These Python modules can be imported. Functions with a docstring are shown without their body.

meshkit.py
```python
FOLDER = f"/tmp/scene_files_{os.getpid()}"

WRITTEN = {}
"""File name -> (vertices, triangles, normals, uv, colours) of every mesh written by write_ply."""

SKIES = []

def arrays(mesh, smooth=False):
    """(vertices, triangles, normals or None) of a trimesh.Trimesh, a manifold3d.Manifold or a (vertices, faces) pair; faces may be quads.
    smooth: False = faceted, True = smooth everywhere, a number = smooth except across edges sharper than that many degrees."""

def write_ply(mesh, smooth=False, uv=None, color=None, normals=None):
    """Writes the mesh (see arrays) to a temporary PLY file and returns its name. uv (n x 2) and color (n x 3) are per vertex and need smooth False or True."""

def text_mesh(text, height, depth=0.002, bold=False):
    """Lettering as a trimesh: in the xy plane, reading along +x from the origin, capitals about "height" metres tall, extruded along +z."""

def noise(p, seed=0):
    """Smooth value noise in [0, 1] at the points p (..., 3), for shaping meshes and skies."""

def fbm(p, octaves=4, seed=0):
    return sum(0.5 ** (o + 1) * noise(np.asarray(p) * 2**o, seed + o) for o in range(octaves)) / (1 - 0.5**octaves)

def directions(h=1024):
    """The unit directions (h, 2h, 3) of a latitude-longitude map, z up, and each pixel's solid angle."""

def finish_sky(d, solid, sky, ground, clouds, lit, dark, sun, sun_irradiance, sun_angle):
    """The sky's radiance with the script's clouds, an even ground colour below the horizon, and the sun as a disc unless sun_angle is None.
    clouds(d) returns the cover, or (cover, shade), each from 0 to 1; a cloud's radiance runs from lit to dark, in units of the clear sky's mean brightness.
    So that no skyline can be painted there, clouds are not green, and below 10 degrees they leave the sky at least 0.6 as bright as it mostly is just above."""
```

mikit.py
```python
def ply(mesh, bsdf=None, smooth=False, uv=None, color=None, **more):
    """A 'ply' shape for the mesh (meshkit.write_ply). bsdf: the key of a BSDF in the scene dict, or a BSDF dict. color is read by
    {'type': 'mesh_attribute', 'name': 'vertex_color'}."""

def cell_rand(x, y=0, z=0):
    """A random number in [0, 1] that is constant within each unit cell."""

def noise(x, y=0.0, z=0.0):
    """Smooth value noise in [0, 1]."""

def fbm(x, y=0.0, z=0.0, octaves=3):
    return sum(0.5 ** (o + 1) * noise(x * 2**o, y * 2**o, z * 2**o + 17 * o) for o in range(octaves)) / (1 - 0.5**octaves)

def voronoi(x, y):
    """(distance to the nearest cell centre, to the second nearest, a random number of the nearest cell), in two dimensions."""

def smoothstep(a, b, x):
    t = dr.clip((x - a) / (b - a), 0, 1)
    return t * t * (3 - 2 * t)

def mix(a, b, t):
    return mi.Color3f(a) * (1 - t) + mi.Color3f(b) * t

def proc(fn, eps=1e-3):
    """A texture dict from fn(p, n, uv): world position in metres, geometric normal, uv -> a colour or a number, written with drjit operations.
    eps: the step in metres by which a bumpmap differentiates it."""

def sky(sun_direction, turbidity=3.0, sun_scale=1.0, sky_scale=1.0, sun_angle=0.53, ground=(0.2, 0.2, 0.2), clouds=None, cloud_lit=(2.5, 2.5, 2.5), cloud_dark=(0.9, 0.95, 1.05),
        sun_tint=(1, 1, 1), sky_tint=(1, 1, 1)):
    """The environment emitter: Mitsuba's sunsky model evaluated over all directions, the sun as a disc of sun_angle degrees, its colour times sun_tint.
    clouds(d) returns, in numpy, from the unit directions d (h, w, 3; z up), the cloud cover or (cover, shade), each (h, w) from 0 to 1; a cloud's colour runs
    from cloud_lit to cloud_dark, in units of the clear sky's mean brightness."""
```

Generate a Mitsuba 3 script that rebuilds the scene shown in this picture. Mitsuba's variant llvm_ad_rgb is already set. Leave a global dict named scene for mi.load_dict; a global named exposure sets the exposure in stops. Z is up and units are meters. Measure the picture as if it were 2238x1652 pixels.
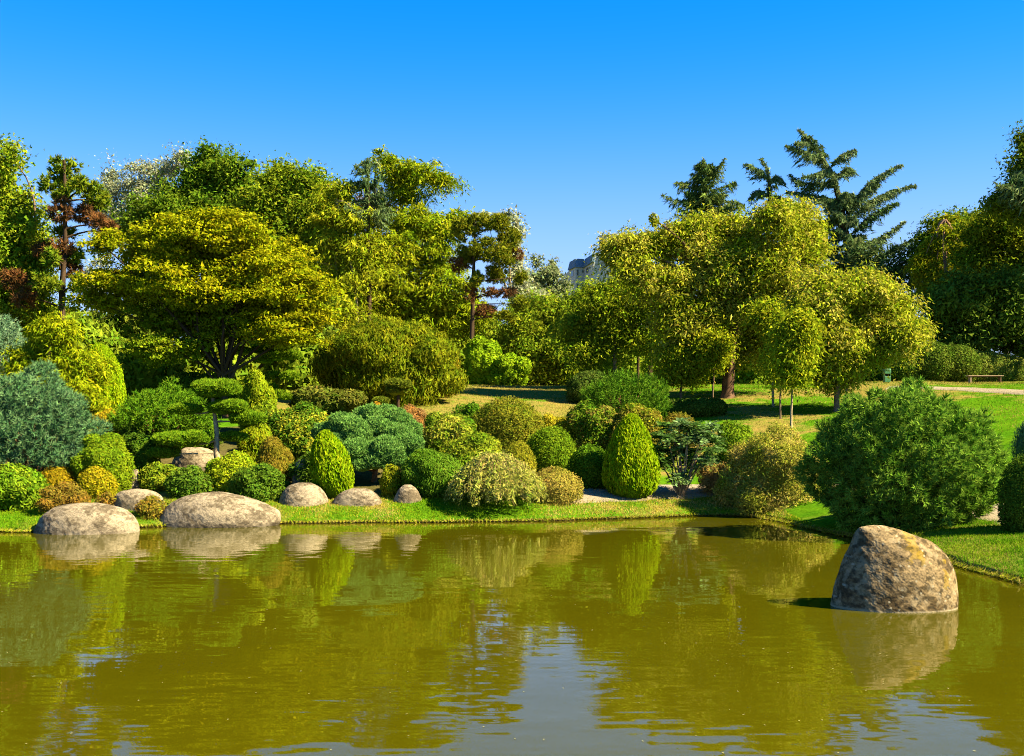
import math, zlib
import numpy as np
import trimesh
import shapely
import shapely.geometry as sg
from scipy.spatial import cKDTree, Delaunay
from scipy.interpolate import PchipInterpolator, RegularGridInterpolator
import drjit as dr
import mitsuba as mi
import mikit, meshkit

T = mi.ScalarTransform4f
# ------------------------------------------------------------------ camera, sky, exposure
F, CX, HZ, CH = 2200.0, 1119.0, 935.0, 3.18      # lens and level of the photograph, measured on a 2238 px wide copy; eye height in metres
scene, labels = {}, {}
scene['camera'] = {'type': 'perspective', 'fov': math.degrees(2 * math.atan(1119.0 / F)), 'fov_axis': 'x', 'near_clip': 0.1, 'far_clip': 3000.0,
                   'principal_point_offset_y': (826.0 - HZ) / 1652.0,
                   'to_world': T().look_at(origin=[0, 0, CH], target=[0, 10, CH], up=[0, 0, 1])}
SUN = (0.717, -0.245, 0.655)
def veil(d):
    """A thin summer haze all round the horizon."""
    e = np.degrees(np.arcsin(np.clip(d[..., 2], 0, 1)))
    return 0.58 * np.exp(-(e / 12.5) ** 2.5) * (0.9 + 0.2 * meshkit.fbm(d * 3.0, 3, 2))
scene['sky'] = mikit.sky(SUN, turbidity=2.5, sky_scale=0.31, sky_tint=(0.008, 0.80, 1.42), sun_tint=(0.96, 1.0, 0.82), ground=(0.12, 0.12, 0.06), clouds=veil, cloud_lit=(2.5, 2.2, 2.3), cloud_dark=(2.5, 2.2, 2.3))
exposure = 4.25

# ------------------------------------------------------------------ materials
def rgb(*c): return {'type': 'rgb', 'value': list(c)}
VC = {'type': 'mesh_attribute', 'name': 'vertex_color'}
scene['leaf_bsdf'] = {'type': 'principledthin', 'base_color': VC, 'roughness': 0.42, 'diff_trans': 0.55, 'eta': 1.38}
scene['needle_bsdf'] = {'type': 'principledthin', 'base_color': VC, 'roughness': 0.7, 'diff_trans': 0.35, 'eta': 1.3}
scene['bark_bsdf'] = {'type': 'twosided', 'b': {'type': 'diffuse', 'reflectance': VC}}

def ground_col(p, n, uv):
    x, y, z = p.x, p.y, p.z
    a = mikit.fbm(x * 0.22 + 3, y * 0.22, 0, 4)
    b = mikit.fbm(x * 1.7, y * 1.7, 1.0, 3)
    f = mikit.noise(x * 14, y * 14, 2.0)
    dry = mikit.smoothstep(0.50, 0.66, a * 0.75 + b * 0.3 + 0.27 * mikit.smoothstep(52, 58, y) * (1 - mikit.smoothstep(3.0, 9.0, x)) + 0.14 * mikit.smoothstep(20, 24, x) * mikit.smoothstep(50, 58, y) - 0.05)
    bed = mikit.smoothstep(0.35, 0.65, mikit.smoothstep(36.6, 38.0, y + 0.8 * b) * (1 - mikit.smoothstep(53, 57, y - 0.9 * dr.minimum(x + 8, 0) + 3 * a)) * (1 - mikit.smoothstep(2.5, 5.0, x + b)))
    green = mikit.mix((0.028, 0.090, 0.003), (0.060, 0.125, 0.004), b)
    straw = mikit.mix((0.20, 0.140, 0.045), (0.14, 0.09, 0.028), f)
    c = mikit.mix(green, straw, dry * (0.45 + 0.5 * b))
    c = mikit.mix(c, mikit.mix((0.075, 0.050, 0.028), (0.040, 0.042, 0.012), b), bed * 0.92)
    c = mikit.mix(c, (0.035, 0.022, 0.011), 1 - mikit.smoothstep(0.05, 0.10, z + 0.06 * (b - 0.5)))       # bare soil of the bank's face
    return c * (0.7 + 0.6 * f)
scene['ground_bsdf'] = {'type': 'twosided', 'b': {'type': 'diffuse', 'reflectance': mikit.proc(ground_col)}}

def gravel_col(p, n, uv):
    f = mikit.noise(p.x * 25, p.y * 25, 0)
    g = mikit.fbm(p.x * 1.5, p.y * 1.5, 0, 3)
    return mikit.mix((0.16, 0.128, 0.096), (0.23, 0.195, 0.155), f) * (0.75 + 0.4 * g)
scene['gravel_bsdf'] = {'type': 'twosided', 'b': {'type': 'diffuse', 'reflectance': mikit.proc(gravel_col)}}

def wave_h(p, n, uv):
    calm = mikit.smoothstep(0.35, 0.7, mikit.fbm(p.x * 0.10 + 5, p.y * 0.16, 4.0, 3))
    w = 0.0062 * mikit.fbm(p.x * 0.5, p.y * 1.3, 1.0, 2) + (0.0008 + 0.0031 * calm) * mikit.fbm(p.x * 2.0, p.y * 5.0, 7.0, 2)
    return w
def water_col(p, n, uv):
    a = mikit.fbm(p.x * 0.3, p.y * 0.3, 9.0, 3)
    return mikit.mix((0.0320, 0.0300, 0.0005), (0.0400, 0.0375, 0.0006), a)
scene['water_bsdf'] = {'type': 'bumpmap', 'arbitrary': mikit.proc(wave_h, eps=0.01), 'scale': 1.0,
                       'b': {'type': 'plastic', 'diffuse_reflectance': mikit.proc(water_col), 'int_ior': 1.333}}

def rock_proc(light, dark, lichen):
    def col(p, n, uv):
        a = mikit.fbm(p.x * 2.6 + 7, p.y * 2.6, p.z * 2.6, 4)
        b = mikit.fbm(p.x * 12, p.y * 12, p.z * 12, 3)
        s = mikit.fbm(p.x * 34, p.y * 34, p.z * 34, 3)
        c = mikit.mix(light, dark, mikit.smoothstep(0.42, 0.66, a * 0.6 + b * 0.45))
        c = c * (0.35 + 1.3 * s)
        if lichen:
            c = mikit.mix(c, (0.23, 0.185, 0.12), mikit.smoothstep(0.54, 0.64, mikit.fbm(p.x * 8 + 3, p.y * 8, p.z * 5, 4)) * 0.45)     # pale crusts
            e = mikit.fbm(p.x * 7 + 20, p.y * 7, p.z * 7, 4)
            for cx, cz, sx, sz in ((6.98, 1.10, 0.10, 0.18), (7.10, 0.90, 0.05, 0.15), (7.55, 0.55, 0.05, 0.22)):     # lichen colonies
                q = dr.sqrt(dr.square((p.x - cx) / sx) + dr.square((p.z - cz) / sz))
                c = mikit.mix(c, (0.20, 0.130, 0.012), (1 - mikit.smoothstep(0.55, 0.75, 0.42 * q + 2.0 * (0.60 - e))) * 0.5)
            w, w2, wr = mikit.voronoi(p.x * 8, p.z * 8)
            spot = (1 - mikit.smoothstep(0.16, 0.21, w + 0.06 * b)) * dr.select(wr > 0.78, 1.0, 0.0)
            c = mikit.mix(c, (0.25, 0.225, 0.17), spot * 0.7)
            c = mikit.mix(c, (0.035, 0.03, 0.02), mikit.smoothstep(0.56, 0.66, b) * 0.55)
            c = mikit.mix(c, (0.20, 0.165, 0.11), (1 - mikit.smoothstep(0.03, 0.06, p.z + 0.03 * a)) * 0.9)
        return c
    def h(p, n, uv):
        return 0.035 * mikit.fbm(p.x * 9, p.y * 9, p.z * 9, 4) + 0.006 * mikit.noise(p.x * 45, p.y * 45, p.z * 45)
    return {'type': 'twosided', 'b': {'type': 'bumpmap', 'arbitrary': mikit.proc(h, eps=0.006), 'scale': 1.0,
                                      'b': {'type': 'diffuse', 'reflectance': mikit.proc(col)}}}
scene['granite_bsdf'] = rock_proc((0.195, 0.160, 0.117), (0.078, 0.062, 0.043), False)
scene['lichen_rock_bsdf'] = rock_proc((0.160, 0.117, 0.066), (0.055, 0.039, 0.021), True)
def plain(*c): return {'type': 'twosided', 'b': {'type': 'diffuse', 'reflectance': rgb(*c)}}
scene['wood_bsdf'] = plain(0.24, 0.175, 0.12)
scene['dark_wood_bsdf'] = plain(0.10, 0.065, 0.04)
scene['rope_bsdf'] = plain(0.12, 0.10, 0.07)
scene['green_paint_bsdf'] = {'type': 'twosided', 'b': {'type': 'roughplastic', 'diffuse_reflectance': rgb(0.06, 0.19, 0.07), 'alpha': 0.25}}
scene['black_bsdf'] = plain(0.02, 0.02, 0.02)
scene['render_bsdf'] = plain(0.36, 0.37, 0.35)
scene['slate_bsdf'] = plain(0.10, 0.16, 0.24)
scene['glass_dark_bsdf'] = {'type': 'twosided', 'b': {'type': 'roughplastic', 'diffuse_reflectance': rgb(0.02, 0.025, 0.03), 'alpha': 0.05}}
scene['pink_bsdf'] = plain(0.35,0.26,0.22)
scene['tile_bsdf'] = plain(0.40, 0.20, 0.12)
scene['speck_bsdf'] = plain(0.24, 0.22, 0.11)

# ------------------------------------------------------------------ keys
count, tris = {}, 0
def numbered(name):
    k = count.get(name, 0); count[name] = k + 1
    return name if k == 0 else f'{name}_{k:03d}'
def put(key, mesh, bsdf, color=None, smooth=False):
    global tris
    if hasattr(mesh, 'faces'): mesh = (np.asarray(mesh.vertices), np.asarray(mesh.faces))
    tris += len(mesh[1])
    if color is not None and np.ndim(color) == 1: color = np.tile(color, (len(mesh[0]), 1))
    scene[key] = mikit.ply(mesh, bsdf, smooth=smooth, color=color)
    return key
def thing(name, label, cat, group=None):
    key = numbered(name)
    labels[key] = {'label': label, 'category': cat}
    if group: labels[key]['group'] = group
    return key
def part(root, name, mesh, bsdf, color=None, smooth=False, label=None):
    key = numbered(root + '__' + name)
    put(key, mesh, bsdf, color, smooth)
    if label: labels[key] = {'label': label}
    return key
def struct(name, mesh, bsdf, label, color=None, smooth=False, kind='structure'):
    key = numbered(name); put(key, mesh, bsdf, color, smooth)
    labels[key] = {'label': label, 'kind': kind}
    return key
def R(tag): return np.random.default_rng(zlib.crc32(tag.encode()))
def unit(v): return v / np.maximum(np.linalg.norm(v, axis=-1, keepdims=True), 1e-9)
def join(parts):
    vs, fs, cs, o = [], [], [], 0
    for v, f, c in parts:
        if len(v) == 0: continue
        if np.ndim(c) == 1: c = np.tile(c, (len(v), 1))
        vs.append(v); fs.append(np.asarray(f) + o); cs.append(c); o += len(v)
    return np.vstack(vs), np.vstack(fs), np.clip(np.vstack(cs), 0, 1)

# ------------------------------------------------------------------ the pond's shore and the ground
def on_water(x, y):
    d = CH * F / (y - HZ); return ((x - CX) / F * d, d)
pond_pts = [(-34, 28), (-24, 30.5)] + [on_water(*q) for q in ((-40, 1161), (78, 1165), (310, 1152), (616, 1144), (1000, 1142), (1172, 1140), (1400, 1132), (1580, 1126), (1672, 1131), (1778, 1158), (1855, 1174), (1960, 1192), (2035, 1214),
            (2088, 1238), (2160, 1258), (2245, 1279))] + [(10.7, 16), (11.0, 12.0), (11.4, 8.0), (9.5, 3.5), (5, 1.6), (-24, 1.6), (-36, 10)]
def chaikin(p, k=2):
    p = np.array(p, float)
    for _ in range(k):
        q = np.roll(p, -1, 0)
        p = np.stack([0.75 * p + 0.25 * q, 0.25 * p + 0.75 * q], 1).reshape(-1, 2)
    return p
shore = chaikin(pond_pts)
pond = sg.Polygon(shore)
ring = pond.exterior
dens = np.array([ring.interpolate(t).coords[0] for t in np.arange(0, ring.length, 0.12)])
dens = dens + 0.30 * (np.stack([meshkit.fbm(np.c_[dens * 0.8, dens[:, :1] * 0], 4, s) for s in (1, 2)], 1) - 0.5)
pond = sg.Polygon(dens)
shapely.prepare(pond)
tree_ = cKDTree(dens)
prof = PchipInterpolator([0, 0.5, 1.5, 3.5, 6, 8, 13, 24, 36, 44, 70, 300, 2000], [0.09, 0.26, 0.52, 0.84, 1.12, 1.5, 2.7, 4.45, 6.05, 6.55, 7.0, 7.6, 7.6])
def sstep(a, b, x):
    t = np.clip((np.asarray(x, float) - a) / (b - a), 0, 1); return t * t * (3 - 2 * t)
def sdist(X, Y):
    d = tree_.query(np.c_[np.ravel(X), np.ravel(Y)])[0]
    return np.where(shapely.contains_xy(pond, np.ravel(X), np.ravel(Y)), -d, d).reshape(np.shape(X))
def zraw(X, Y):
    s = sdist(X, Y)
    up = prof(np.maximum(s, 0))
    low = np.minimum(up, 0.11 + 0.16 * np.clip(s, 0, 1.5) + 0.06 * np.clip(s - 1.5, 0, 20))
    w = sstep(24, 40, Y)
    z = low + (up - low) * w
    p = np.stack([np.ravel(X), np.ravel(Y), 0 * np.ravel(X)], 1)
    z = z + (0.5 * (meshkit.fbm(p * 0.12, 3, 5) - 0.5) * np.clip(s / 12, 0, 1).ravel()).reshape(np.shape(X)) + (0.05 * (meshkit.fbm(p * 0.9, 3, 6) - 0.5)).reshape(np.shape(X))
    return np.where(s < 0, np.maximum(-0.25 + 1.2 * s * 2.5, -1.2), np.where(s < 0.10, -0.25 + (z + 0.25) * s / 0.10, z))
gx, gy = np.arange(-70, 70.1, 0.25), np.arange(-10, 150.1, 0.25)
GX, GY = np.meshgrid(gx, gy, indexing='ij')
_zi = RegularGridInterpolator((gx, gy), zraw(GX, GY), bounds_error=False, fill_value=8.0)
def zg(X, Y): return _zi(np.stack([np.ravel(X), np.ravel(Y)], 1)).reshape(np.shape(X))
def at(x, y, d): return np.array([(x - CX) / F * d, d, CH - (y - HZ) / F * d])
def depth_of(x, y, lo=14.0):
    """Distance at which the line of sight through the photograph's point meets the ground."""
    d = np.arange(lo, 100, 0.05)
    X, Z = (x - CX) / F * d, CH - (y - HZ) / F * d
    hit = np.nonzero((Z <= zg(X, d) + 1e-6) & (zg(X, d) > 0.02))[0]
    return float(d[hit[0]]) if len(hit) else 76.0
def gpt(x, y):
    d = depth_of(x, y); X = (x - CX) / F * d
    return np.array([X, d, float(zg(X, d))])

pts = []
nrm = unit(np.roll(dens, -1, 0) - np.roll(dens, 1, 0)); nrm = np.stack([nrm[:, 1], -nrm[:, 0]], 1)
if not pond.contains(sg.Point(dens[0] - nrm[0] * 0.5)): nrm = -nrm
for s, k in ((-0.8, 6), (-0.25, 3), (-0.03, 2), (0.04, 2), (0.10, 2), (0.22, 2), (0.45, 3)):
    pts.append((dens + nrm * s)[::k])
ax, ay = np.meshgrid(np.arange(-45, 50, 0.7), np.arange(-8, 100, 0.7), indexing='ij')
g1 = np.stack([ax.ravel(), ay.ravel()], 1) + R('grid').uniform(-0.2, 0.2, (ax.size, 2))
g1 = g1[(np.abs(sdist(g1[:, 0], g1[:, 1])) > 0.8) & (sdist(g1[:, 0], g1[:, 1]) > -3)]
bx_, by_ = np.meshgrid(np.concatenate([np.arange(-900, -45, 60), np.arange(-45, 50, 6), np.arange(50, 901, 60)]), np.concatenate([np.arange(-600, -8, 60), np.arange(-8, 104, 6), np.arange(104, 1500, 60)]), indexing='ij')
g2 = np.stack([bx_.ravel(), by_.ravel()], 1)
g2 = g2[~((g2[:, 0] > -45.5) & (g2[:, 0] < 50.5) & (g2[:, 1] > -8.5) & (g2[:, 1] < 100.5)) | (sdist(g2[:, 0], g2[:, 1]) < -3)]
P2 = np.vstack(pts + [g1, g2])
tri = Delaunay(P2).simplices
e1, e2 = P2[tri[:, 1]] - P2[tri[:, 0]], P2[tri[:, 2]] - P2[tri[:, 0]]
tri = np.where((e1[:, 0] * e2[:, 1] - e1[:, 1] * e2[:, 0] < 0)[:, None], tri[:, ::-1], tri)
struct('ground', (np.c_[P2, zraw(P2[:, 0], P2[:, 1])], tri), 'ground_bsdf', 'grassy ground rising from the pond', smooth=True)
wx, wy = np.meshgrid([-40.0, 14.0], [-0.5, 41.0], indexing='ij')
struct('pond_water', (np.array([[-40, 0, 0], [14, 0, 0], [14, 42, 0], [-40, 42, 0.0]]), np.array([[0, 1, 2], [0, 2, 3]])), 'water_bsdf', 'murky olive pond water mirroring the trees')

def ribbon(name, line, width, label):
    L = sg.LineString(line)
    s = np.arange(0, L.length, 0.35)
    c = np.array([L.interpolate(t).coords[0] for t in s])
    for _ in range(3): c[1:-1] = (c[:-2] + 2 * c[1:-1] + c[2:]) / 4
    t = unit(np.gradient(c, axis=0)); n = np.stack([-t[:, 1], t[:, 0]], 1)
    k = np.linspace(-1, 1, 9)
    wob = 1 + 0.25 * (meshkit.fbm(np.c_[c * 0.8, c[:, :1] * 0], 3, 8) - 0.5)
    V = c[:, None, :] + n[:, None, :] * (k[None, :, None] * width / 2 * wob[:, None, None])
    Z = zg(V[..., 0], V[..., 1]) + 0.045 - 0.05 * (np.abs(k)[None, :] > 0.95)
    V = np.concatenate([V, Z[..., None]], -1).reshape(-1, 3)
    i, j = np.meshgrid(np.arange(len(s) - 1), np.arange(8), indexing='ij')
    a = (i * 9 + j).ravel()
    f = np.vstack([np.c_[a, a + 9, a + 10], np.c_[a, a + 10, a + 1]])
    struct(name, (V, f), 'gravel_bsdf', label, smooth=True)
ribbon('gravel_path', [tuple(gpt(*q)[:2]) for q in ((1190, 1083), (1240, 1081), (1300, 1080), (1440, 1074), (1600, 1066), (1760, 1060), (1900, 1072), (2040, 1098), (2140, 1110), (2260, 1136), (2420, 1190))], 2.3, 'pale gravel path along the pond')
ribbon('footpath', [tuple(gpt(1940, 848)[:2]), tuple(gpt(2040, 848)[:2]), tuple(gpt(2120, 851)[:2]), tuple(gpt(2238, 858)[:2]), tuple(gpt(2330, 866)[:2])], 1.5, 'pale footpath across the upper lawn')

# ------------------------------------------------------------------ mesh builders
def tube(path, rad, sides=7):
    p, r = np.asarray(path, float), np.asarray(rad, float)
    t = unit(np.gradient(p, axis=0))
    ref = np.where(np.abs(t[:, 2:]) > 0.9, [[1.0, 0, 0]], [[0, 0, 1.0]])
    a = unit(np.cross(t, ref)); b = np.cross(t, a)
    th = np.arange(sides) * 2 * np.pi / sides
    V = (p[:, None] + r[:, None, None] * (np.cos(th)[None, :, None] * a[:, None] + np.sin(th)[None, :, None] * b[:, None])).reshape(-1, 3)
    i, j = np.meshgrid(np.arange(len(p) - 1), np.arange(sides), indexing='ij')
    q = (i * sides + j).ravel(); w = (i * sides + (j + 1) % sides).ravel()
    return V, np.vstack([np.c_[q, w, w + sides], np.c_[q, w + sides, q + sides]])
def curve(pts, k=5):
    """Smooth line through the points."""
    p = np.asarray(pts, float)
    if len(p) < 3: return np.linspace(p[0], p[-1], k)
    t = np.arange(len(p))
    return PchipInterpolator(t, p, axis=0)(np.linspace(0, len(p) - 1, (len(p) - 1) * k + 1))
def bark(v, col, rng):
    return np.clip(np.asarray(col) * rng.uniform(0.6, 1.35, (len(v), 1)), 0, 1)
def leafcards(c, n, L, W, rng, along=None, fold=0.25):
    """One pointed leaf of two triangles at each centre, facing n."""
    m = len(c)
    if along is None: along = rng.normal(size=(m, 3))
    a = unit(along - n * (along * n).sum(1, keepdims=True)); b = np.cross(n, a)
    L = (L * rng.uniform(0.7, 1.3, (m, 1))) / 2; W = (W * rng.uniform(0.75, 1.25, (m, 1))) / 2
    up = n * W * fold
    V = np.stack([c - a * L, c + b * W + up, c + a * L, c - b * W + up], 1).reshape(-1, 3)
    q = np.arange(m)[:, None] * 4
    return V, np.vstack([q + [0, 1, 2], q + [0, 2, 3]])
def leaftris(c, n, L, W, rng, along=None):
    """One leaf of a single triangle at each centre, for leaves too small or far to show an outline."""
    m = len(c)
    if along is None: along = rng.normal(size=(m, 3))
    a = unit(along - n * (along * n).sum(1, keepdims=True)); b = np.cross(n, a)
    k = np.exp(0.28 * rng.normal(size=(m, 1))) / 1.05
    L = L * k * 0.62; W = W * k * 0.62
    V = np.stack([c - a * L + b * W * 0.75, c - a * L * 0.6 - b * W, c + a * L], 1).reshape(-1, 3)
    return V, np.arange(3 * m).reshape(-1, 3)
def needles(c, axis, L, W, rng, spread):
    """One thin triangle per centre, pointing along axis with the given spread."""
    m = len(c)
    t = unit(axis + spread * rng.normal(size=(m, 3)))
    s = unit(np.cross(t, rng.normal(size=(m, 3))))
    L = L * rng.uniform(0.7, 1.25, (m, 1))
    V = np.stack([c - s * W / 2, c + s * W / 2, c + t * L], 1).reshape(-1, 3)
    return V, np.arange(3 * m).reshape(-1, 3)
def tint(m, cols, rng, clump=None, jit=0.16, per=4):
    """Leaf colours: each leaf (or clump of leaves) lies between two of the plant's colours."""
    cols = np.atleast_2d(np.asarray(cols, float))
    k = rng.random(m) if clump is None else np.clip(clump + 0.22 * rng.normal(size=m), 0, 1)
    x = k * (len(cols) - 1); i = np.minimum(x.astype(int), max(len(cols) - 2, 0)); t = (x - i)[:, None]
    c = cols[i] * (1 - t) + cols[np.minimum(i + 1, len(cols) - 1)] * t
    c = c * np.exp(jit * rng.normal(size=(m, 1))) * np.exp(0.07 * rng.normal(size=(m, 3)))
    return np.repeat(np.clip(c, 0, 1), per, 0)
def sphere_dirs(m, rng): return unit(rng.normal(size=(m, 3)))
def inside(p, lobes, skip, s):
    bad = np.zeros(len(p), bool)
    for k, (c, r) in enumerate(lobes):
        if k != skip: bad |= (((p - c) / (r * s)) ** 2).sum(1) < 1
    return bad
def surface(lobes, density, rng, rough=0.08, freq=2.2, lo=0.86, hi=1.03, floor=True, bottom=-0.9, tag=1):
    """Points over the joined surface of ellipsoid lobes: (points, outward normals, lobe number)."""
    P, N, I = [], [], []
    for k, (c, r) in enumerate(lobes):
        a = 4 * np.pi * (((r[0] * r[1]) ** 1.6 + (r[0] * r[2]) ** 1.6 + (r[1] * r[2]) ** 1.6) / 3) ** (1 / 1.6)
        m = max(int(a * density), 12)
        d = sphere_dirs(m, rng); d = d[d[:, 2] > bottom]
        s = (rng.uniform(lo, hi, (len(d), 1)) + 0.10 * (rng.random((len(d), 1)) < 0.07) * rng.random((len(d), 1))) * (1 + rough * 2 * (meshkit.fbm(d * freq + k * 3.1 + tag, 3, tag)[:, None] - 0.5))
        p = c + d * r * s
        ok = ~inside(p, lobes, k, 0.9)
        if floor: ok &= p[:, 2] > zg(p[:, 0], p[:, 1]) - 0.02
        P.append(p[ok]); N.append(unit(d / r)[ok]); I.append(np.full(ok.sum(), k))
    return np.vstack(P), np.vstack(N), np.concatenate(I)
ICO = {k: trimesh.creation.icosphere(subdivisions=k) for k in (2, 3, 4)}
def cores(lobes, s, col, rough=0.1, sub=2):
    out = []
    for k, (c, r) in enumerate(lobes):
        d = np.asarray(ICO[sub].vertices)
        v = c + d * r * s * (1 + rough * 2 * (meshkit.fbm(d * 2.5 + k, 3, 3)[:, None] - 0.5))
        out.append((v, ICO[sub].faces, np.asarray(col, float)))
    return out

def lobe(x, y, rx, ry, d, deep=1.0, dd=0.0):
    return at(x, y, d + dd), np.array([rx / F * d, rx / F * d * deep, ry / F * d])
def lobes_px(spec, d, deep=1.0, rng=None, jitter=0.0):
    out = []
    for s in spec:
        dd = s[4] if len(s) > 4 else (rng.uniform(-jitter, jitter) if rng is not None else 0.0)
        out.append(lobe(*s[:4], d, deep, dd))
    return out

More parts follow.
